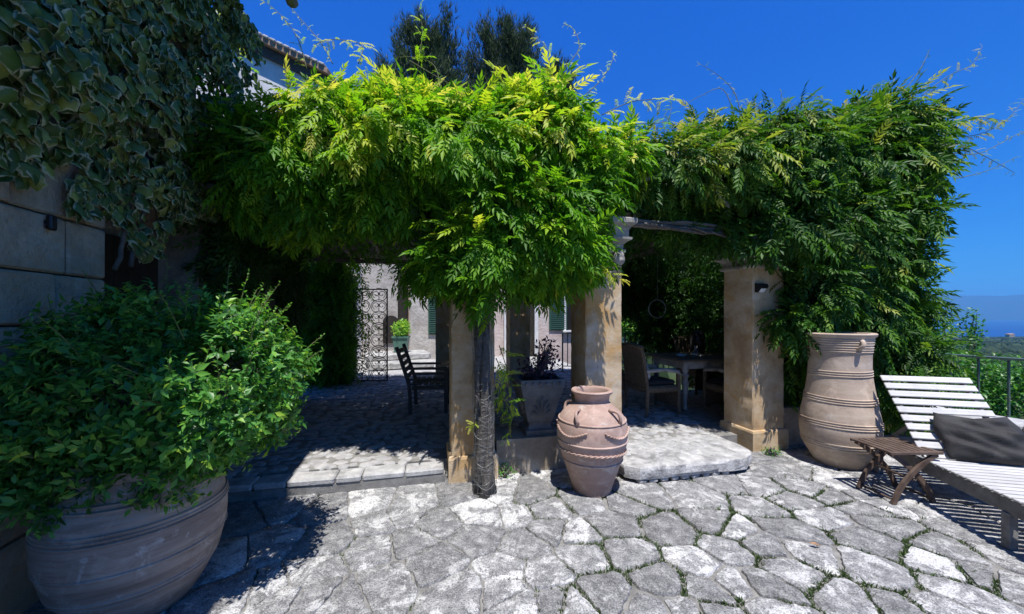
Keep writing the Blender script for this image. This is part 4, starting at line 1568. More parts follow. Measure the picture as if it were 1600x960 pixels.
def slab_mid(n):
    a, b = RNG.uniform(-2.9, 1.5, n), RNG.uniform(0.1, 4.7, n)
    z = np.where(RNG.random(n) < .035, RNG.uniform(2.5, 2.8, n), RNG.uniform(2.92, 3.6, n))
    b = np.where(z < 2.85, np.maximum(b, 1.0), b)
    q = np.stack([C_L[0] + U[0] * a + VV[0] * b, C_L[1] + U[1] * a + VV[1] * b, z], 1)
    # dark curtains at the back left and down the garden wall
    m = n // 4
    w = P(510, 500, 7.7)
    c = np.stack([RNG.normal(w[0], 0.33, m), RNG.normal(7.7, .2, m), RNG.uniform(0.3, 2.9, m)], 1)
    return np.concatenate([q, c])
wist_m = vine('wisteria', 'bright green wisteria with netted trunk covering the middle of the pergola', mid_blobs, 17000, 8000, M['wist'],
              (*G(760, 776), 0), yellow_mid, slab_mid, 9000)

right_blobs = [drawn(1035, 272, 4.45, 78, .55, 56), drawn(1130, 268, 4.5, 75, .6, 62), drawn(1215, 275, 4.55, 88, .65, 82), drawn(1298, 275, 4.7, 84, .7, 84),
               drawn(1362, 250, 4.9, 58, .7, 88), drawn(1375, 290, 4.9, 46, .6, 70), drawn(1225, 345, 4.3, 72, .45, 66), drawn(1295, 370, 4.5, 90, .55, 85), drawn(1335, 385, 4.8, 68, .6, 100), drawn(1205, 372, 4.12, 38, .22, 32),
               drawn(1270, 450, 4.35, 52, .35, 58), drawn(1320, 480, 4.65, 72, .5, 95), drawn(1358, 545, 4.85, 50, .5, 110), drawn(1250, 560, 4.75, 60, .3, 80)]
for x, y in [(990, 330), (1060, 335), (1110, 345), (1160, 350), (1240, 430), (1420, 330), (1405, 400), (1395, 450), (1425, 480), (1430, 240), (1390, 195), (1330, 200), (1260, 190), (1180, 200), (1090, 215), (1250, 500), (1430, 560), (1415, 620), (1010, 235), (1435, 210), (1440, 275)]:
    right_blobs.append((P(x + _rb.uniform(-8, 8), y + _rb.uniform(-8, 8), 4.5 + _rb.uniform(-.2, .3)), tuple(_rb.uniform(.12, .26) for _ in range(3))))
def yellow_right(p):
    return np.clip((p[:, 2] - 3.1) / 1.0, 0, 1) * 0.30 + 0.45 * np.clip(1.6 - np.abs(p[:, 0] - 1.6), 0, 1) * np.clip((p[:, 2] - 2.9) / .5, 0, 1)
def slab_right(n):
    a, b = RNG.uniform(1.4, 4.6, n), RNG.uniform(0.3, 4.7, n)
    z = np.where(RNG.random(n) < .035, RNG.uniform(2.5, 2.8, n), RNG.uniform(2.92, 3.5, n))
    b = np.where(z < 2.85, np.maximum(b, 1.0), b)
    q = np.stack([C_L[0] + U[0] * a + VV[0] * b, C_L[1] + U[1] * a + VV[1] * b, z], 1)
    m = n
    w = P(1050, 430, 8.6)
    c = np.stack([RNG.normal(w[0] + .05, 0.42, m), RNG.normal(8.5, .25, m), RNG.uniform(0.9, 3.0, m)], 1)
    c2 = np.stack([RNG.uniform(2.0, 4.4, m), RNG.normal(8.4, .25, m), 3.0 - RNG.random(m) ** 1.6 * 1.3], 1)
    # the side of the pergola is closed by hanging leaves
    c3 = np.stack([4.6 + RNG.normal(0, .25, m) - .2 * (q[:m, 1] - 5), RNG.uniform(4.9, 7.6, m), RNG.uniform(0.2, 3.0, m)], 1)
    return np.concatenate([q, c, c2, c3])
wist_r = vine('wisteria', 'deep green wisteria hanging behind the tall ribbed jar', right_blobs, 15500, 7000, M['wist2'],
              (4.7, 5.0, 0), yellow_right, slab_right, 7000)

shoots(wist_m, [([(480, 110), (465, 60), (440, 25), (410, 0)], 4.0, .09, .85), ([(520, 100), (500, 65), (470, 30), (455, 12)], 4.0, .05, .95), ([(560, 100), (565, 70), (520, 62), (490, 70)], 3.9, .13, .95),
                ([(650, 130), (655, 90), (660, 50), (655, 10)], 3.9, .14, .8), ([(690, 150), (680, 105), (650, 90), (615, 90)], 3.9, .05, .8), ([(840, 130), (860, 90), (840, 60), (820, 40)], 3.9, .10, .95),
                ([(880, 110), (905, 75), (895, 45), (880, 38)], 3.9, .06, .9), ([(900, 160), (935, 130), (955, 100), (958, 80)], 3.9, .07, .9), ([(940, 180), (985, 160), (1030, 155), (1060, 155)], 4.0, .15, .97),
                ([(945, 210), (990, 195), (1040, 190), (1050, 160)], 4.0, .11, .6), ([(380, 130), (372, 80), (355, 40), (345, 20)], 4.2, .16, .85), ([(640, 95), (700, 130), (770, 165)], 3.6, .05, .6),
                ([(400, 210), (500, 275), (600, 330), (690, 390)], 3.45, .05, .7), ([(885, 330), (910, 360), (945, 372)], 3.4, .20, .97), ([(930, 405), (950, 425), (972, 437)], 3.35, .14, .95),
                ([(780, 540), (795, 590), (800, 650)], 3.5, .15, .8), ([(785, 620), (800, 650), (790, 690)], 3.5, .13, .75), ([(745, 660), (738, 664), (730, 666)], 3.3, .07, .9), ([(740, 500), (742, 560), (735, 600)], 3.4, .0, .9), ([(775, 560), (790, 600), (780, 640)], 3.5, .16, .85)], M['wist'])
shoots(wist_r, [([(1160, 200), (1150, 150), (1125, 120), (1090, 98)], 4.4, .07, .9), ([(1150, 190), (1130, 140), (1095, 150), (1060, 170)], 4.4, .03, .8), ([(1250, 200), (1285, 160), (1270, 150), (1240, 165)], 4.4, .12, .7),
                ([(1215, 195), (1222, 165), (1220, 140)], 4.4, .05, .8), ([(1400, 160), (1430, 120), (1445, 95), (1452, 78)], 4.6, .06, .5), ([(1440, 150), (1480, 120), (1520, 100), (1535, 72)], 4.6, .09, .95),
                ([(1470, 200), (1510, 185), (1545, 185), (1570, 190)], 4.6, .18, .93), ([(1480, 215), (1530, 210), (1570, 190), (1600, 155)], 4.7, .11, .95), ([(1490, 240), (1530, 240), (1580, 215), (1600, 205)], 4.7, .06, .9),
                ([(1490, 280), (1540, 268), (1590, 245)], 4.6, .05, .8), ([(1500, 225), (1540, 245), (1585, 270)], 4.6, .08, .9), ([(1290, 300), (1310, 340), (1350, 358), (1400, 355), (1430, 342)], 4.05, .09, .9), ([(1270, 280), (1285, 310), (1300, 345)], 4.0, .16, .95),
                ([(1225, 205), (1190, 170), (1165, 160)], 4.4, .10, .9), ([(1020, 240), (1040, 215), (1035, 190), (1045, 170)], 4.3, .10, .6), ([(1110, 210), (1080, 195), (1065, 205)], 4.3, .06, .9)], M['wist2'])

def sprays(t, mat, outline, D, n, seed, ti):
    r = random.Random(seed)
    sp = []
    for k in range(n):
        q = r.random() * (len(outline) - 1)
        i = int(q); f = q - i
        x = outline[i][0] * (1 - f) + outline[i + 1][0] * f; y = outline[i][1] * (1 - f) + outline[i + 1][1] * f + r.uniform(0, 30)
        dx, h = r.uniform(-30, 34), r.uniform(22, 58)
        sp.append(([(x, y + 18), (x + dx * .25, y - h * .45), (x + dx * .7, y - h * .9), (x + dx * 1.25, y - h)], D + r.uniform(-.3, .2), r.uniform(.07, .13), ti + r.uniform(-.2, .1)))
    shoots(t, sp, mat, 0.003)
sprays(wist_m, M['wist'], [(440, 205), (540, 158), (640, 168), (740, 172), (850, 170), (930, 210)], 3.8, 34, 5, .85)
sprays(wist_r, M['wist2'], [(990, 240), (1100, 220), (1200, 205), (1310, 200), (1380, 175), (1430, 210)], 4.5, 30, 6, .75)

def trunk():
    b = np.array((*G(760, 778), 0.0)) + np.array((0, 0.10, 0))
    r = random.Random(2)
    def strand(ph, ra, name):
        pts, rs_ = [], []
        for k in range(15):
            q = k / 14
            a = ph + q * 5.5 + 0.4 * math.sin(q * 9)
            z = -0.03 + 2.55 * q
            lean = np.array((-0.02 - 0.06 * q, 0.12 * q, 0))
            pts.append(tuple(b + lean + np.array((math.cos(a), math.sin(a), 0)) * 0.046 * (1 + 0.35 * math.exp(-max(z, 0) / .10)) + np.array((0, 0, z)) + np.array((r.uniform(-.006, .006), r.uniform(-.006, .006), 0))))
            rs_.append(ra * (1.45 - 0.9 * min(1, q * 3) * .35 - 0.25 * q) * r.uniform(.93, 1.07))
        MB().tube(pts, rs_, 12).build(name, M['bark'], wist_m, smooth=True)
    for i in range(4): strand(i * 1.57, 0.034, 'trunk')
    # woody arms that fork off below the canopy
    for pts, ra in (([(752, 470, 3.45), (735, 430, 3.5), (690, 395, 3.6), (620, 365, 3.8), (520, 350, 4.0)], .028), ([(752, 450, 3.45), (790, 410, 3.5), (850, 370, 3.65), (930, 348, 3.9), (1010, 352, 4.05), (1100, 366, 4.3)], .026),
                    ([(750, 430, 3.5), (748, 380, 3.55), (760, 330, 3.7)], .03), ([(1235, 420, 4.3), (1200, 395, 4.25), (1140, 372, 4.3), (1080, 356, 4.2)], .018)):
        q = [P(*p) for p in pts]
        fine = []
        for i in range(len(q) - 1):
            for j in range(5):
                fine.append(tuple(q[i] * (1 - j / 5) + q[i + 1] * (j / 5) + np.array((r.uniform(-.012, .012), r.uniform(-.012, .012), r.uniform(-.012, .012)))))
        fine.append(tuple(q[-1]))
        MB().tube(fine, [ra * (1.15 - .55 * i / len(fine)) * r.uniform(.9, 1.1) for i in range(len(fine))], 8).build('branch', M['bark'], wist_m, smooth=True)
    # wire netting wrapped round the trunk
    mb = MB()
    def at(a, z):
        q = z / 2.55
        rad = 0.088 * (1.18 - 0.14 * min(1, z / .5)) + 0.006 * math.sin(4 * a + z * 9)
        return tuple(b + np.array((-0.02 - .06 * q, .12 * q, 0)) + np.array((rad * math.cos(a), rad * math.sin(a), z)))
    for k in range(30):
        z = 0.02 + k * 0.053 + 0.012 * math.sin(k * 2.3)
        mb.tube([at(2 * math.pi * j / 18, z + 0.016 * math.sin(j * 1.1 + k * 1.7)) for j in range(19)], 0.0017, 3, cap=False)
    for j in range(14):
        mb.tube([at(2 * math.pi * j / 14 + .12 * math.sin(k * .9), 0.0 + k * 0.08) for k in range(21)], 0.0017, 3, cap=False)
    o = mb.build('wire_netting', M['wire'], wist_m)
    o['label'] = 'grey wire netting wrapped round the vine trunk'
    pts = [(4.75 + .03 * math.sin(k), 5.05 + .03 * math.cos(k * 1.3), -0.1 + k * 0.3) for k in range(10)]
    MB().tube(pts, 0.06, 9).build('trunk', M['bark'], wist_r, smooth=True)
trunk()

# ================================================================== STOOL AND LOUNGER
def stool():
    cx, cy = 3.40, 3.30
    t = thing('folding_stool', 'small dark slatted folding stool beside the lounger', 'stool', (cx, cy, 0))
    rz = 0.03
    M4 = Matrix.Translation((cx, cy, 0)) @ Matrix.Rotation(rz, 4, 'Z')
    def put(mb, name, smooth=False):
        o = mb.build(name, M['stool'], t, smooth=smooth); o.matrix_basis = M4; return o
    z = 0.435
    for k in range(8):
        x = -0.20 + k * 0.0575
        put(MB().bbox((x, 0, z), (0.040, 0.33, 0.016), b=0.004), 'slat')
    for y in (-0.175, 0.175):
        put(MB().bbox((0, y, z - 0.001), (0.46, 0.022, 0.026), b=0.004), 'rail')
    # crossed curved legs
    for y in (-0.15, 0.15):
        for s in (-1, 1):
            pts = []
            for k in range(11):
                q = k / 10
                x = s * (-0.19 + 0.38 * q)
                bow = 0.075 * math.sin(math.pi * q) * (-1)
                zz = 0.42 - 0.42 * q ** 1.25
                pts.append((x + s * 0.075 * math.sin(math.pi * q), y + (0.014 if s > 0 else -0.014), max(0.0, zz + bow * 0.5)))
            mb = MB()
            vs, fs = [], []
            for i, p in enumerate(pts):
                d = Vector(pts[min(i + 1, 10)]) - Vector(pts[max(i - 1, 0)])
                n = Vector((-d.z, 0, d.x)).normalized() * 0.019
                for e in (-1, 1):
                    for w in (-0.011, 0.011):
                        vs.append((p[0] + n.x * e, p[1] + w, max(0.0, p[2] + n.z * e)))
            for i in range(10):
                a = i * 4
                for u_, w_ in ((0, 1), (1, 3), (3, 2), (2, 0)):
                    fs.append((a + u_, a + w_, a + 4 + w_, a + 4 + u_))
            fs += [(0, 2, 3, 1), (40, 41, 43, 42)]
            put(mb.add(vs, fs), 'leg')
    for x, zz in ((0.0, 0.20), (-0.17, 0.03), (0.17, 0.03)):
        put(MB().tube([(x, -0.16, zz), (x, 0.16, zz)], 0.010, 8), 'stretcher', True)
stool()

LA = np.array((0.235, 0.972))                  # the lounger's long axis, towards its head
LS = np.array((0.972, -0.235))
def lounger():
    h = np.array((3.56, 3.22))                 # left end of the backrest hinge
    W = 0.70
    t = thing('sun_lounger', 'slatted bleached wood sun lounger with raised back', 'sun lounger', (*(h - LA * .5), 0))
    def pt(a, s, z): 
        p = h + LA * a + LS * s
        return (p[0], p[1], z)
    z = 0.345
    rz = math.atan2(LS[1], LS[0])
    # side rails, legs
    for s in (0.015, W - 0.015):
        MB().beam(pt(-1.35, s, z - 0.055), pt(0.72, s, z - 0.055), 0.035, 0.105).build('side_rail', M['lframe'], t)
        for a in (-1.2, -0.69, 0.55):
            MB().beam(pt(a, s, 0.0), pt(a, s, z - 0.10), 0.06, 0.05).build('leg', M['lframe'], t)
    MB().beam(pt(-1.33, 0, z - .05), pt(-1.33, W, z - .05), 0.035, .09).build('end_rail', M['lframe'], t)
    MB().beam(pt(0.70, 0, z - .05), pt(0.70, W, z - .05), 0.035, .09).build('end_rail', M['lframe'], t)
    # seat slats
    def slat(p0, p1, w, th, nrm):
        p0, p1 = Vector(p0), Vector(p1)
        x = (p1 - p0).normalized(); zv = Vector(nrm).normalized(); y = zv.cross(x)
        R = Matrix((x, y, zv)).transposed().to_4x4()
        o = MB().bbox((0, 0, 0), ((p1 - p0).length, w, th), b=0.004).build('slat', M['lounger'], t)
        o.matrix_basis = Matrix.Translation((p0 + p1) / 2) @ R
    a = -1.29
    while a < 0.0:
        slat(pt(a, -0.012, z + .010), pt(a, W + 0.012, z + .010), 0.045, 0.016, (0, 0, 1))
        a += 0.066
    # raised back
    L, th = 0.80, math.radians(51)
    ca, sa = math.cos(th), math.sin(th)
    for s in (0.05, W - 0.05):
        MB().beam(pt(0.0, s, z - 0.01), pt(L * ca, s, z - 0.01 + L * sa), 0.03, 0.035).build('back_rail', M['lframe'], t)
    nrm = (-LA[0] * sa, -LA[1] * sa, ca)
    q = 0.05
    while q < L + 0.01:
        o = 0.026
        b0 = np.array(pt(q * ca, -0.005, z - .01 + q * sa)) + np.array(nrm) * o
        b1 = np.array(pt(q * ca, W + 0.005, z - .01 + q * sa)) + np.array(nrm) * o
        slat(b0, b1, 0.060, 0.016, nrm)
        q += 0.083
    MB().beam(pt(0.42 * ca, W - .1, z + .30 * sa), pt(0.62, W - .1, z - .05), 0.025, 0.03).build('back_strut', M['lframe'], t)
    MB().beam(pt(0.42 * ca, .1, z + .30 * sa), pt(0.62, .1, z - .05), 0.025, 0.03).build('back_strut', M['lframe'], t)
    # cushion leaning on the back
    bm = bmesh.new()
    bmesh.ops.create_grid(bm, x_segments=34, y_segments=24, size=1.0)
    top = {}
    for v in bm.verts: top[v] = v
    vs2 = [(v.co.x, v.co.y) for v in bm.verts]
    geom = bmesh.ops.duplicate(bm, geom=bm.verts[:] + bm.edges[:] + bm.faces[:])
    nb = [g for g in geom['geom'] if isinstance(g, bmesh.types.BMVert)]
    nbset = set(nb)
    for f in [g for g in geom['geom'] if isinstance(g, bmesh.types.BMFace)]: f.normal_flip()
    for v in bm.verts:
        x, y = v.co.x, v.co.y
        edge = (1 - abs(x) ** 3.2) * (1 - abs(y) ** 3.2)
        th_ = 0.085 * max(0, edge) ** 0.55
        wr = 0.020 * math.sin(y * 7 + 1.6 * math.sin(x * 2.6 + 1)) * max(0, edge) + 0.012 * math.sin(y * 13 + 4 * math.sin(x * 1.7) + x * 3) * max(0, edge) + 0.006 * math.sin(x * 11 + y * 4) * max(0, edge)
        sgn = -1 if v in nbset else 1
        px = x * (0.275 - 0.02 * abs(y) ** 2 + 0.012 * math.sin(y * 5)) 
        py = y * (0.205 - 0.018 * (1 - abs(x)) ) - 0.02 * (1 - x * x)
        v.co = Vector((px, py, sgn * th_ + (wr if sgn > 0 else 0) + 0.02 * math.sin(x * 2)))
    bmesh.ops.remove_doubles(bm, verts=bm.verts[:], dist=0.0008)
    me = bpy.data.meshes.new('cushion')
    bm.to_mesh(me); bm.free()
    me.polygons.foreach_set('use_smooth', [True] * len(me.polygons))
    me.materials.append(M['cushion'])
    cu = link('cushion', me)
    tag(cu, 'dark grey creased cushion leaning on the lounger back', 'cushion')
    c = Vector(pt(0.055, 0.44, z + 0.205))
    x = Vector((LS[0], LS[1], 0)); th2 = math.radians(56)
    y = Vector((LA[0] * math.cos(th2), LA[1] * math.cos(th2), math.sin(th2)))
    zv = x.cross(y)
    cu.matrix_basis = Matrix.Translation(c) @ Matrix((x, y, zv)).transposed().to_4x4() @ Matrix.Rotation(-0.05, 4, 'Z')
lounger()

# ================================================================== TERRACE EDGE
def parapet():
    p0, p1 = np.array((4.95, 4.9)), np.array((6.15, 2.2))
    d = (p1 - p0) / np.linalg.norm(p1 - p0); n = np.array((-d[1], d[0]))
    t = thing('parapet', 'low stone parapet with pale coping behind the lounger', 'wall', (*((p0 + p1) / 2), 0))
    c = (p0 + p1) / 2; L = np.linalg.norm(p1 - p0); rz = math.atan2(d[1], d[0])
    MB().box((c[0], c[1], 0.10), (L, 0.34, 0.60), rz).build('wall', M['urn'], t)
    k = 0.0
    while k < L - 0.05:
        w = min(rs.uniform(.5, .8), L - k)
        q = p0 + d * (k + w / 2)
        o = MB().bbox((0, 0, 0), (w - 0.008, 0.42, 0.06), b=0.010).build('coping_stone', M['kerb'], t)
        o.matrix_basis = Matrix.Translation((q[0], q[1], 0.432)) @ Matrix.Rotation(rz, 4, 'Z')
        k += w
parapet()

def railing(p0, p1, z0, h, n, label, group=None):
    p0, p1 = np.array(p0, float), np.array(p1, float)
    c = (p0 + p1) / 2
    t = thing('railing', label, 'railing', (c[0], c[1], z0), group)
    MB().beam((*p0, z0 + h), (*p1, z0 + h), 0.07, 0.032).build('top_rail', M['railing'], t)
    MB().beam((*p0, z0 + 0.13), (*p1, z0 + 0.13), 0.035, 0.02).build('bottom_rail', M['railing'], t)
    for k in range(n):
        q = p0 + (p1 - p0) * (k / (n - 1))
        r = 0.036 if k % 6 == 0 else 0.022
        lo = z0 - 0.15 if k % 6 == 0 else z0 + 0.141
        MB().beam((*q, lo), (*q, z0 + h - 0.012), r, r).build('baluster', M['railing'], t)
railing((4.4, 8.4), (7.1, 3.2), 0.12, 0.92, 25, 'green grey iron railing beyond the lounger at the terrace edge')
railing((1.3, 9.55), (4.35, 9.0), 0.15, 0.98, 25, 'iron railing at the back of the dining area')

def leafy_plant(name, label, cat, blobs, n, base, size=(0.05, 0.09), w=0.5, mat='bush', tint=(0.35, .2), stems=6, group=None):
    t = thing(name, label, cat, base, group)
    p, nn, o = grow(n, blobs, 0.45, 1.08, 0.4)
    d = nn * .5 + RNG.normal(0, .7, p.shape) + np.array((0, 0, .1))
    tn = np.clip(RNG.normal(tint[0], tint[1], len(p)), 0, 1)
    me = cloud_mesh('foliage', simple_leaf(w), p, frames(d, nn + RNG.normal(0, .5, p.shape) + np.array((0, 0, .6))), RNG.uniform(*size, len(p)), tn, M[mat])
    tag(link('foliage', me, t), kind='stuff')
    r = random.Random(n)
    mb = MB()
    for k in range(stems):
        b = blobs[k % len(blobs)]
        e = Vector(b[0]) + Vector((r.uniform(-.5, .5) * b[1][0], r.uniform(-.5, .5) * b[1][1], r.uniform(.2, .8) * b[1][2]))
        s = Vector(base)
        mb.tube([s, s.lerp(e, .5) + Vector((r.uniform(-.04, .04), r.uniform(-.04, .04), 0)), e], [0.018, .012, .005], 5)
    mb.build('stem', M['bark'], t)
    return t
def px_blob(x, y, D, rx, rz, ry=.5):
    return drawn(x, y, D, rx, ry, rz, 0.0)
leafy_plant('sapling', 'slender leafy sapling rising above the railing against the sea', 'sapling',
            [px_blob(1518, 505, 7.4, 10, 22, .15), px_blob(1512, 540, 7.4, 16, 28, .2), px_blob(1508, 580, 7.4, 22, 36, .25), px_blob(1525, 520, 7.4, 10, 14, .15)], 900, (*P(1510, 640, 7.4)[:2], -0.6), (.05, .09), tint=(.4, .2), stems=8)
leafy_plant('shrub', 'low leafy shrub by the sapling, just beyond the railing', 'shrub', [px_blob(1465, 570, 7.0, 30, 45, .4), px_blob(1470, 620, 7.0, 40, 50, .4)], 2600, (*P(1465, 690, 7.0)[:2], -0.7), (.05, .10))
leafy_plant('shrub', 'broad leafy shrub behind the railing at the right edge', 'shrub', [px_blob(1560, 590, 7.0, 50, 34, .5), px_blob(1590, 620, 6.9, 50, 50, .5), px_blob(1530, 630, 7.0, 45, 40, .4)], 4200, (*P(1565, 690, 7.0)[:2], -0.8), (.05, .10))
leafy_plant('shrub', 'pale sapling branch at the vine edge above the railing', 'shrub', [px_blob(1475, 515, 8.0, 16, 14, .3), px_blob(1462, 545, 8.0, 22, 24, .3)], 700, (*P(1462, 650, 8.0)[:2], -0.8), (.05, .09))
leafy_plant('tree', 'sunlit green tree beyond the back railing of the dining area', 'tree', [px_blob(1000, 505, 14, 34, 26, 1.2), px_blob(972, 495, 15, 24, 28, 1.0)], 2600, (*P(1000, 600, 14)[:2], -3.0), (.13, .24), tint=(.75, .2))
leafy_plant('tree', 'green tree in the gap beside the rear sky lit pillar', 'tree', [px_blob(1122, 520, 16, 26, 38, 1.2), px_blob(1130, 490, 16, 10, 26, .4)], 1600, (*P(1122, 600, 16)[:2], -3.0), (.13, .22), tint=(.45, .2))

# ================================================================== DINING AREA (right)
def table():
    cx, cy = 3.20, 6.15
    zt = FLOOR + 0.78
    t = thing('dining_table', 'worn white dining table with turned legs in the pergola shade', 'table', (cx, cy, FLOOR))
    rz = ANG
    M4 = Matrix.Translation((cx, cy, 0)) @ Matrix.Rotation(rz, 4, 'Z')
    o = MB().bbox((0, 0, zt - .018), (1.55, 0.95, 0.036), b=0.01).build('table_top', M['tabletop'], t); o.matrix_basis = M4
    for y in (-.40, .40):
        o = MB().bbox((0, y, zt - .095), (1.38, 0.024, 0.115), b=0.004).build('apron', M['tablewhite'], t); o.matrix_basis = M4
    for x in (-.69, .69):
        o = MB().bbox((x, 0, zt - .095), (0.024, 0.776, 0.115), b=0.004).build('apron', M['tablewhite'], t); o.matrix_basis = M4
    prof = smooth_prof([(.022, 0), (.030, .03), (.024, .08), (.03, .2), (.045, .34), (.05, .42), (.035, .47), (.055, .52), (.035, .56), (.05, .60), (.05, .70)], 44)
    for x in (-.66, .66):
        for y in (-.37, .37):
            o = MB().lathe(prof, seg=14).build('leg', M['tablewhite'], t, smooth=True)
            o.matrix_basis = M4 @ Matrix.Translation((x, y, FLOOR + .005))
    # things on the table
    p = M4 @ Vector((-.30, -.15, zt))
    d = MB().lathe([(0.0, 0.0), (.07, 0), (.08, .02), (.075, .05), (.03, .11), (.02, .15), (.026, .17)], seg=20).build('carafe', M['glass'], smooth=True)
    d.location = p; tag(d, 'small clear glass carafe on the dining table', 'carafe')
    p = M4 @ Vector((-.48, -.05, zt))
    d = MB().lathe([(0.0, 0.008), (.05, .008), (.085, .03), (.09, .032), (.055, 0.0), (0, 0)], seg=24).build('dish', M['panel'], smooth=True)
    d.location = p; tag(d, 'small pale dish on the dining table beside the carafe', 'dish')
    p = M4 @ Vector((0.02, 0.2, zt))
    d = MB().lathe([(0, 0), (.11, 0), (.12, .25), (.10, .36), (.04, .40), (0, .40)], seg=20).build('hurricane_lamp', M['black'], smooth=True)
    d.location = p; tag(d, 'dark lantern standing on the dining table', 'lantern')
table()

def wicker_chair(cx, cy, rz, label, back=1.0):
    t = thing('wicker_chair', label, 'chair', (cx, cy, FLOOR), 'wicker chairs round the dining table')
    M4 = Matrix.Translation((cx, cy, FLOOR)) @ Matrix.Rotation(rz, 4, 'Z')
    def put(mb, name, mat, **k):
        o = mb.build(name, M[mat], t, **k); o.matrix_basis = M4; return o
    # chair faces +x
    put(MB().bbox((0.0, 0, 0.37), (0.56, 0.56, 0.10), b=0.03), 'seat', 'wicker')
    put(MB().bbox((0.265, 0, 0.20), (0.03, 0.52, 0.24), b=0.01), 'apron', 'wicker')
    n = 9
    for k in range(n):                        # woven back built from upright canes between two cross pieces
        y = -0.26 + 0.52 * k / (n - 1)
        put(MB().tube([(-0.26, y, 0.40), (-0.30, y, 0.75), (-0.36, y, back + .02 * math.sin(k / (n - 1) * math.pi))], 0.026, 6), 'back_cane', 'wicker')
    put(MB().tube([(-0.36, -0.29, back), (-0.365, 0, back + .03), (-0.36, 0.29, back)], 0.03, 8), 'back_rail', 'wicker', smooth=True)
    put(MB().bbox((-0.315, 0, 0.70), (0.02, 0.50, 0.54), b=0.004, M=Matrix.Rotation(-0.14, 3, 'Y')), 'back_panel', 'wicker')
    for y in (-0.27, 0.27):
        put(MB().tube([(-0.28, y, 0.64), (0.0, y, 0.655), (0.24, y, 0.62), (0.27, y, 0.58)], 0.028, 8), 'armrest', 'tablewhite', smooth=True)
        put(MB().tube([(0.26, y, 0.0), (0.26, y, 0.60)], 0.026, 8), 'leg', 'wicker')
        put(MB().tube([(-0.27, y, 0.0), (-0.26, y, 0.42)], 0.026, 8), 'leg', 'wicker')
    cu = put(MB().bbox((0.02, 0, 0.455), (0.46, 0.46, 0.07), b=0.03), 'seat_cushion', 'cushion')
    return M4
m4 = wicker_chair(2.12, 5.62, 0.25, 'wicker armchair with pale cushion at the near end of the table', 0.98)
cu = MB().bbox((0, 0, 0), (0.10, 0.36, 0.34), b=0.045).build('throw_cushion', M['cushion_pale'])
tag(cu, 'pale cushion standing on the near wicker armchair', 'cushion')
cu.matrix_basis = m4 @ Matrix.Translation((-0.20, 0, 0.655)) @ Matrix.Rotation(-0.35, 4, 'Y')
wicker_chair(3.25, 5.45, ANG + math.pi / 2, 'wicker chair half hidden behind the ochre pillar with the light', 0.92)
wicker_chair(1.75, 6.75, -0.1, 'wicker chair in deep shade behind the near armchair', 0.98)
wicker_chair(3.55, 7.05, ANG - math.pi / 2, 'wicker chair on the far side of the table before the rear pillar', 0.98)

def hanging_ring():
    c = P(1027, 483, 6.6)
    t = thing('hanging_ring', 'pale wire ring hanging in the shade above the table', 'ring', c)
    mb = MB()
    mb.tube([(c[0] + .15 * math.cos(a), c[1], c[2] + .16 * math.sin(a)) for a in np.linspace(0, 2 * math.pi, 37)], 0.008, 6, cap=False)
    mb.build('ring', M['hoop'], t, smooth=True)
    MB().tube([(c[0], c[1], c[2] + .16), (c[0] + .01, c[1], 2.7)], 0.003, 4).build('cord', M['hoop'], t)
hanging_ring()

# ================================================================== PLANTER ON THE LOW WALL
def stone_planter():
    c = np.array(fl(0.93, 0.27))
    z0 = 0.345
    t = thing('stone_planter', 'square carved grey stone planter standing on the low wall', 'planter', (c[0], c[1], z0))
    prof = [(.16, 0), (.16, .05), (.13, .06), (.115, .10), (.12, .13), (.135, .14), (.225, .50), (.235, .51), (.235, .585), (.205, .585), (.20, .52)]
    MB().sqstack(prof, (c[0], c[1], z0), ANG, cap=False).build('body', M['urn'], t)
    # acanthus fan in relief on the front faces
    for rz in (ANG, ANG - math.pi / 2, ANG + math.pi / 2):
        for k in range(7):
            th = math.radians(-66 + 22 * k)
            L = 0.17 * (1 - 0.12 * abs(k - 3))
            mb = MB()
            pts, rr = [], []
            for i in range(6):
                q = i / 5
                x = L * q * math.sin(th); zz = 0.20 + L * q * math.cos(th) * 1.25
                zz = min(zz, .47)
                y = -(0.135 + (zz - .14) / .36 * .09) - 0.004
                pts.append((x, y, zz)); rr.append(0.004 + 0.017 * math.sin(math.pi * (0.12 + 0.85 * q)))
            mb.tube(pts, rr, 6)
            o = mb.build('relief_leaf', M['urn'], t, smooth=True)
            o.matrix_basis = Matrix.Translation((c[0], c[1], z0)) @ Matrix.Rotation(rz, 4, 'Z')
        for k in range(6):
            o = MB().lathe([(0, -.02), (.016, -.012), (.02, 0), (.016, .012), (0, .02)], seg=8).build('relief_bead', M['urn'], t, smooth=True)
            o.matrix_basis = Matrix.Translation((c[0], c[1], z0)) @ Matrix.Rotation(rz, 4, 'Z') @ Matrix.Translation((-.18 + .072 * k, -.236, .55))
    MB().sqstack([(.17, .45), (.197, .54)], (c[0], c[1], z0), ANG).build('soil', M['soil'], t)
    b = (c[0], c[1], z0 + .54)
    pt = leafy_plant('potted_plant', 'sparse purple leaved plant in the stone planter', 'plant', [((c[0] + .02, c[1], z0 + .68), (.24, .2, .14)), ((c[0] + .10, c[1], z0 + .85), (.14, .12, .16))], 420, b, (.03, .07), .45, 'purple', (.5, .3), 16)
    mb = MB()
    r = random.Random(3)
    for k in range(14):
        a = r.uniform(0, 6.28)
        mb.tube([b, (b[0] + .08 * math.cos(a), b[1] + .08 * math.sin(a), b[2] + .16), (b[0] + .22 * math.cos(a), b[1] + .2 * math.sin(a), b[2] + r.uniform(.2, .5))], [.004, .003, .0015], 4)
    mb.build('twigs', M['reed'], pt)
stone_planter()

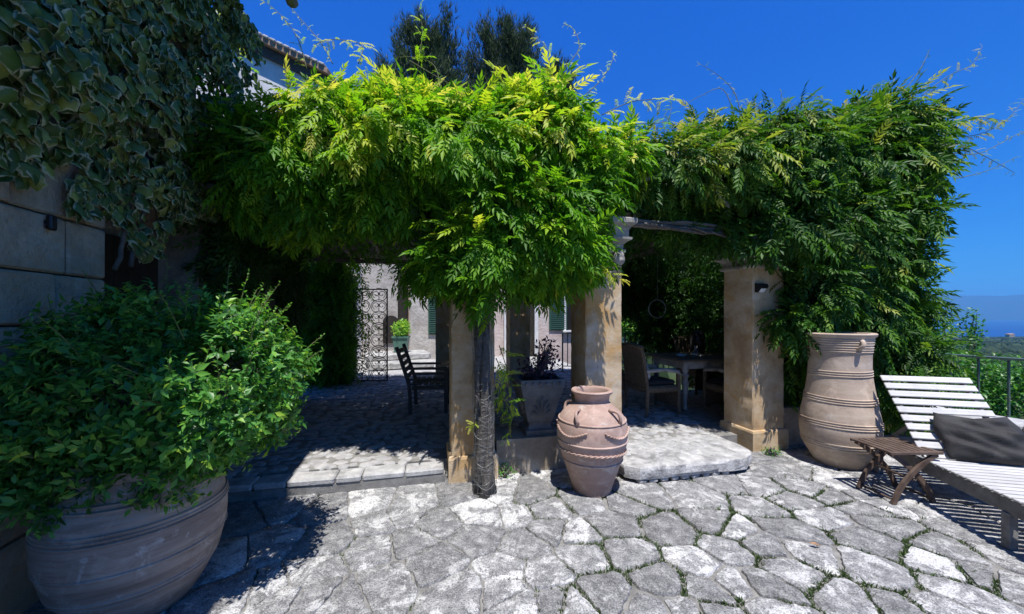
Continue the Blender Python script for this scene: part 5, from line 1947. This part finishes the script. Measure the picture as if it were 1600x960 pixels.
# ================================================================== SLATTED BENCH
def bench():
    cx, cy = -1.28, 5.75
    t = thing('slatted_bench', 'dark slatted wooden armchair in the shade behind the vine trunk', 'chair', (cx, cy, FLOOR))
    M4 = Matrix.Translation((cx, cy, FLOOR)) @ Matrix.Rotation(ANG - 0.1, 4, 'Z')
    def put(mb, name):
        o = mb.build(name, M['bench'], t); o.matrix_basis = M4; return o
    for k in range(6):
        put(MB().bbox((-.20 + k * .088, 0, .43), (.07, .62, .022), b=.004), 'seat_slat')
    for k in range(5):                          # back leans to the left
        q = .10 + k * .095
        put(MB().bbox((-.27 - q * .30, 0, .43 + q), (.02, .62, .065), b=.004, M=Matrix.Rotation(-.29, 3, 'Y')), 'back_slat')
    for y in (-.30, .30):
        put(MB().beam((-.24, y, 0), (-.26, y, .46), .05, .05), 'leg')
        put(MB().beam((.27, y, 0), (.27, y, .64), .05, .05), 'leg')
        put(MB().beam((-.255, y, .42), (-.44, y, .98), .045, .05), 'back_post')
        put(MB().beam((-.34, y, .66), (.31, y, .655), .06, .03), 'armrest')
        put(MB().beam((-.22, y, .38), (.25, y, .38), .03, .06), 'side_rail')
        for k in range(2):
            put(MB().beam((-.30, y, .50 + k * .08), (.25, y, .50 + k * .08), .018, .03), 'side_slat')
bench()

# ================================================================== IRON GATE, GARDEN WALL, STEPS
def gate():
    h = P(553, 598, 8.05)
    x0, y0 = h[0], h[1]
    W, H, z0 = 0.715, 1.98, FLOOR + 0.02
    t = thing('iron_gate', 'open wrought iron gate with rows of round scrolls', 'gate', (x0, y0, z0))
    M4 = Matrix.Translation((x0, y0, z0)) @ Matrix.Rotation(0.03, 4, 'Z')
    def put(mb, name):
        o = mb.build(name, M['iron'], t, smooth=True); o.matrix_basis = M4; return o
    for x in (0, W): put(MB().beam((x, 0, 0), (x, 0, H), .026, .026), 'stile')
    for z in (0.0, H): put(MB().beam((-.013, 0, z), (W + .013, 0, z), .026, .026), 'rail')
    rows, R = 8, .168
    for j in range(rows):
        zc = (j + .5) * H / rows
        for i in range(2):
            xc = W * (i + .5) / 2
            mb = MB()
            mb.tube([(xc + R * math.cos(a), 0, zc + .86 * R * math.sin(a)) for a in np.linspace(0, 2 * math.pi, 25)], .0085, 5, cap=False)
            put(mb, 'ring')
            mb = MB()
            for s in (-1, 1):
                pts = []
                for k in range(20):
                    q = k / 19
                    a = math.radians(-70 + 430 * q)
                    rr = .085 * (1 - .75 * q)
                    pts.append((xc + s * (.062 + rr * math.cos(a)), 0, zc + .02 + rr * math.sin(a)))
                mb.tube(pts, .0075, 5)
            mb.tube([(xc, 0, zc - .10), (xc, 0, zc + .06)], .008, 5)
            put(mb, 'scroll')
gate()

def garden_wall():
    # wall that closes the pergola on the left, with a post where the gate hangs
    a, b = P(395, 455, 9.35), P(522, 455, 9.3)
    t = thing('garden_wall', 'sunlit garden wall behind dark climber at the left of the gate', 'wall', ((a[0] + b[0]) / 2, 9.3, FLOOR))
    d = np.array((b[0] - a[0], b[1] - a[1])); L = np.linalg.norm(d); rz = math.atan2(d[1], d[0])
    MB().box(((a[0] + b[0]) / 2 - .4, 9.35, 1.07), (L + 0.9, 0.3, 2.22), rz).build('wall', M['oldwall'], t)
    MB().bbox(((a[0] + b[0]) / 2 - .4, 9.35, 2.205), (L + 0.9, 0.36, 0.05), rz).build('coping', M['kerb'], t)
    g = P(538, 598, 8.2)
    t2 = thing('gate_post', 'shaded rendered post where the iron gate hangs', 'post', (g[0], g[1], FLOOR))
    MB().sqstack([(.17, 0), (.17, 2.25), (.20, 2.27), (.20, 2.34), (.12, 2.40)], (g[0], g[1] + .1, FLOOR - .02), 0.03).build('shaft', M['tanwall'], t2)
    MB().lathe(smooth_prof([(.05, 0), (.10, .06), (.12, .13), (.09, .21), (.01, .25)], 24), seg=20).build('ball', M['tanwall'], t2, smooth=True).location = (g[0], g[1] + .1, FLOOR + 2.37)
garden_wall()

def climber():
    # dark climber on the garden wall
    t = thing('climber', 'dark climber hanging over the garden wall by the gate', 'climber', (*P(480, 600, 8.2)[:2], FLOOR))
    n = 9500
    x = RNG.uniform(P(428, 0, 8.2)[0], P(552, 0, 8.2)[0], n)
    z = 0.15 + RNG.random(n) ** .8 * 2.5
    px = 800 + FPX * x / 8.2
    keep = (z < 2.6 - 0.0 * x) & ((px > 448 + 18 * np.sin(z * 5)) | (z > 2.3) | (RNG.random(n) < .15))
    pos = np.column_stack([x, 8.25 - .5 * RNG.random(n), z])[keep]
    m = len(pos)
    d = RNG.normal(0, .5, (m, 3)) + np.array((0, -.3, -.8))
    tag(link('foliage', cloud_mesh('foliage', PINN_LOW, pos, frames(d, RNG.normal(0, .5, (m, 3)) + np.array((0, -1.0, .5))), RNG.uniform(.14, .24, m), RNG.uniform(0, .35, m), M['wist2']), t), kind='stuff')
    MB().tube([(*P(520, 598, 8.0)[:2], FLOOR - .1), (*P(516, 500, 7.95)[:2], 1.3), (*P(522, 420, 7.8)[:2], 2.8)], [.06, .05, .04], 8).build('stem', M['bark'], t, smooth=True)
climber()

def steps():
    t = thing('stone_steps', 'two pale stone steps in the courtyard behind the gate', 'steps', (*P(610, 580, 10)[:2], FLOOR))
    for k in range(2):
        a = P(560, 580, 9.6 + k * .55); b = P(662, 580, 10.3 + k * .55)
        d = np.array((b[0] - a[0], b[1] - a[1])); rz = math.atan2(d[1], d[0])
        MB().bbox(((a[0] + b[0]) / 2, (a[1] + b[1]) / 2 + .6 - k * .15, FLOOR + .09 + k * .17), (np.linalg.norm(d), 1.5 - k * .3, .16), rz, .02).build('step', M['slab'], t)
steps()

def green_planter():
    c = P(627, 556, 11.0)
    z0 = FLOOR + .345
    t = thing('green_planter', 'square green planter on the courtyard steps', 'planter', (c[0], c[1], z0))
    MB().sqstack([(.17, 0), (.21, .42), (.235, .425), (.235, .47), (.20, .47), (.20, .40)], (c[0], c[1], z0), .1, cap=False).build('body', M['greenpot'], t)
    MB().sqstack([(.10, .40), (.20, .43)], (c[0], c[1], z0), .1).build('soil', M['soil'], t)
    leafy_plant('shrub', 'yellow green shrub in the square green planter', 'shrub', [((c[0], c[1], z0 + .66), (.26, .26, .22)), ((c[0] + .05, c[1], z0 + .8), (.16, .16, .14))], 700, (c[0], c[1], z0 + .42), (.07, .12), .45, 'bush', (.9, .1))
green_planter()

# ================================================================== THE OLD HOUSE BEHIND
def house():
    y0 = 13.0
    t = thing('old_house', 'old rendered house with green shutters behind the pergola', 'house', (-1.4, y0, 0))
    x0, x1, H = -6.5, 3.2, 6.2
    MB().box(((x0 + x1) / 2, y0 + 3, H / 2 - .2), (x1 - x0, 6, H + .4)).build('wall', M['pinkwall'], t)
    # paler projecting corner and the recessed grey bay beside the gate
    xa, xb = P(640, 0, 12.2)[0], P(688, 0, 12.2)[0]
    MB().box(((x0 + xa) / 2 - .0, y0 - .30, H / 2 - .2), (xa - x0 - .5, .58, H + .4)).build('bay', M['oldwall'], t)
    MB().bbox(((xa + xb) / 2 - .05, y0 - .42, H / 2 - .2), (xb - xa - .1, .80, H + .4), b=.03).build('buttress', M['oldwall'], t)
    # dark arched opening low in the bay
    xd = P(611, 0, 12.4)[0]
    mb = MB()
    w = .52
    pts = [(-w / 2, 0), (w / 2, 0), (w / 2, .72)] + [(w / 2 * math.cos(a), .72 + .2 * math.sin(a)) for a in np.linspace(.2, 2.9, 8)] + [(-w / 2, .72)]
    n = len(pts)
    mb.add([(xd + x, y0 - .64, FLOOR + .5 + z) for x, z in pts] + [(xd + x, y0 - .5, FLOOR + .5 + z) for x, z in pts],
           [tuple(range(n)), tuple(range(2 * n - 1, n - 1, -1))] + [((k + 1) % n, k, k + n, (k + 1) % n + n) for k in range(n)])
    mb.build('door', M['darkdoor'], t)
    # tall dark flat strip on the face of the bay
    MB().box((P(629, 0, 12.4)[0], y0 - .62, H / 2), (.30, .04, H)).build('dark_strip', M['darkdoor'], t)
    def shutter(px, D, w, z0, z1):
        x = P(px, 0, D)[0]
        mb = MB()
        f = mb.bbox((x, D, (z0 + z1) / 2), (w, .035, z1 - z0), b=.006).build('shutter', M['shutter'], t)
        m = int((z1 - z0) / .07)
        for k in range(m):
            z = z0 + .06 + (z1 - z0 - .12) * k / (m - 1)
            MB().bbox((x, D - .022, z), (w - .10, .022, .045), b=.004, M=Matrix.Rotation(.5, 3, 'X')).build('slat', M['shutter'], f)
    shutter(684, y0 - .86, .62, .95, 2.2)
    shutter(872, y0 - .03, .62, 1.05, 2.30)
    # window and pale surround beside the second shutter
    x = P(897, 0, y0)[0]
    w_ = MB().box((x, y0 - .02, 1.7), (.60, .03, 1.25)).build('window', M['black'], t)
    for s in (-.32, .32):
        MB().bbox((x + s, y0 - .03, 1.7), (.06, .07, 1.35), b=.005).build('frame', M['whitewall'], w_)
    MB().bbox((x, y0 - .07, 1.02), (.8, .14, .06), b=.008).build('sill', M['whitewall'], w_)
    xp = P(838, 0, y0)[0]
    d = MB().box((xp - .55, y0 - .02, 1.15), (.98, .03, 2.3)).build('door', M['darkdoor'], t)
    for s in (-1.06, 0.0):
        MB().bbox((xp + s, y0 - .06, 1.2), (.13, .12, 2.4), b=.01).build('jamb', M['whitewall'], d)
    mb = MB()
    mb.tube([(xp - .53 + .53 * math.cos(a), y0 - .06, 2.4 + .42 * math.sin(a)) for a in np.linspace(0, math.pi, 15)], .065, 8)
    mb.build('arch', M['whitewall'], d)
    # roof
    mb = MB()
    mb.add([(x0 - .4, y0 - .9, H), (x1 + .4, y0 - .9, H), (x1 + .4, y0 + 6.4, H), (x0 - .4, y0 + 6.4, H), (x0 + 2, y0 + 3, H + 1.7), (x1 - 2, y0 + 3, H + 1.7)],
           [(0, 1, 5, 4), (2, 3, 4, 5), (1, 2, 5), (3, 0, 4), (3, 2, 1, 0)])
    mb.build('roof', M['rooftile'], t)
house()

def gable_wing():
    D = 9.9
    pr, pl = P(505, 118, D), P(330, 34, D)
    t = thing('gable_wing', 'pale house gable with sloping stone verge above the vine', 'house', (-6.3, D, 0))
    xr, xl = pr[0], -9.5
    zr = pr[2]; sl = (pl[2] - pr[2]) / (pl[0] - pr[0])
    zl = zr + sl * (xl - xr)
    vs = []
    for y in (D, D + 5):
        vs += [(xl, y, -.5), (xr, y, -.5), (xr, y, zr), (xl, y, zl)]
    MB().add(vs, [(0, 1, 2, 3), (5, 4, 7, 6), (1, 5, 6, 2), (4, 0, 3, 7), (3, 2, 6, 7)]).build('wall', M['whitewall'], t)
    # verge: stone edge, boards and tiles
    def band(o0, o1, y0, y1, name, mat):
        vs = []
        for y in (y0, y1):
            for x, zz in ((xl, zl), (xr + .25, zr + sl * .25)):
                vs += [(x, y, zz + o0), (x, y, zz + o1)]
        MB().add(vs, [(0, 2, 3, 1), (4, 5, 7, 6), (0, 4, 6, 2), (1, 3, 7, 5), (2, 6, 7, 3), (0, 1, 5, 4)]).build(name, M[mat], t)
    band(-.28, -.02, D - .10, D - .004, 'barge_board', 'eave')
    band(.0, .13, D - .28, D + 5.2, 'roof', 'rooftile')
    for k in range(26):
        x = xr + .1 - k * .18
        zz = zr + sl * (x - xr)
        MB().bbox((x, D - .16, zz + .165), (.165, .34, .07), b=.02, M=Matrix.Rotation(-math.atan(sl), 3, 'Y')).build('verge_tile', M['kerb'], t)
    MB().box(((xl + xr) / 2, D - .03, 1.3), (xr - xl - .02, .05, 5.0)).build('lower_render', M['tanwall'], t)  # tan coat over the gable wall, its tone darkened to stand for shade
    MB().bbox(((xl + xr) / 2, D - .55, 3.55), (xr - xl - .02, 1.0, .09), b=.01, M=Matrix.Rotation(.22, 3, 'X')).build('shade_overhang', M['rooftile'], t)  # added overhang, hidden behind the vine, to shade the tan wall below
gable_wing()

# ================================================================== CONIFERS
def conifer(px, top, D, rpx, label, seed, n):
    r = np.random.default_rng(seed)
    tp = P(px, top, D)
    H = tp[2] + 2
    x0, y0 = tp[0], D
    t = thing('conifer', label, 'tree', (x0, y0, -2), 'conifers behind the old house')
    MB().tube([(x0, y0, -2), (x0 + .1, y0, H * .5), (x0, y0, H - 2.8)], [.32, .2, .04], 9).build('trunk', M['bark'], t, smooth=True)
    R = rpx / FPX * D
    # upswept branches carrying needle tufts
    nb = 190
    pos, ds = [], []
    mb = MB()
    for k in range(nb):
        q = (k + r.random()) / nb
        z = 1.5 + (H - 4.0) * q
        a = r.uniform(0, 2 * math.pi)
        L = R * (1 - .62 * q ** 2.0) * r.uniform(.55, 1.15)
        rise = L * r.uniform(.6, 1.3)
        b0 = np.array((x0, y0, z)); b1 = b0 + np.array((L * math.cos(a), L * math.sin(a), rise * .55))
        b2 = b1 + np.array((.25 * L * math.cos(a), .25 * L * math.sin(a), rise * .8))
        mb.tube([tuple(b0), tuple(b1), tuple(b2)], [.05, .03, .008], 4)
        m = n // nb
        f = r.random(m) ** .6
        w = np.where(f[:, None] < .6, b0 + (b1 - b0) * (f[:, None] / .6), b1 + (b2 - b1) * ((f[:, None] - .6) / .4))
        w = w + r.normal(0, .16 + .04 * L, (m, 3)) * np.array((1, 1, 1.4))
        pos.append(w)
        ds.append(np.tile((.25 * math.cos(a), .25 * math.sin(a), 1.0), (m, 1)) + r.normal(0, .33, (m, 3)))
    mb.build('branches', M['bark'], t)
    pos, ds = np.concatenate(pos), np.concatenate(ds)
    V, F, c = [], [], 0
    for j in range(5):
        a = 2 * math.pi * j / 5
        o = np.array((.30 * math.cos(a), .85, .30 * math.sin(a)))
        sd = np.array((-math.sin(a), 0, math.cos(a))) * .055
        V += [-sd * .6, sd * .6, o]; F.append((c, c + 1, c + 2)); c += 3
    me = cloud_mesh('crown', (np.array(V), np.array(F)), pos, frames(ds, r.normal(size=pos.shape)), r.uniform(.35, .62, len(pos)), r.uniform(0, 1, len(pos)), M['pine'])
    tag(link('crown', me, t), kind='stuff')
conifer(668, 62, 24, 72, 'pointed conifer above the vine, nearer the house gable', 1, 26000)
conifer(788, 64, 25, 74, 'broad twin topped conifer above the middle of the vine', 2, 28000)
conifer(872, 105, 26, 34, 'small conifer top right of the broad conifer', 3, 9000)
conifer(610, 105, 26, 30, 'low conifer shoulder at the edge of the pointed conifer', 4, 8000)

# ================================================================== SMALL THINGS
def fallen():
    p = G(1283, 857)
    mb = MB()
    V, F = simple_leaf(.5)
    mb.add([(x * .07, y * .07, .012 + .06 * abs(z) + .012 * x * x * 10) for x, y, z in V], [tuple(f) for f in F])
    o = mb.build('fallen_leaf', M['dryleaf']); o.location = (p[0], p[1], 0.004); o.rotation_euler = (0, 0, 1.2)
    tag(o, 'curled brown dry leaf lying on the flagstones', 'leaf')
    for i, (x, y, D, n, lab) in enumerate(((1205, 712, 0, 90, 'weed tuft growing at the foot of the ochre pillar with the light'), (790, 745, 0, 120, 'weeds at the foot of the netted trunk'), (985, 745, 0, 90, 'weeds between the jar and the rounded step'))):
        g = G(x, y)
        t = leafy_plant('weed', lab, 'weed', [((g[0], g[1], .05), (.10, .07, .07))], n, (g[0], g[1], -.02), (.02, .045), .35, 'bush', (.5, .2), 5)
fallen()

# ================================================================== HAZE
def haze():
    t = NT('sea_air')
    v = t.n('ShaderNodeVolumePrincipled')
    v.inputs['Color'].default_value = (0.17, 0.52, 1.0, 1)
    v.inputs['Density'].default_value = 1.0e-4
    v.inputs['Anisotropy'].default_value = 0.0
    t.l(v.outputs[0], t.out.inputs['Volume'])
    o = MB().box((0, 0, 285), (150000, 150000, 834)).build('haze', t.m)
    tag(o, 'blue sea haze over the far coast', kind='stuff')
HAZE = True
if HAZE:
    haze()
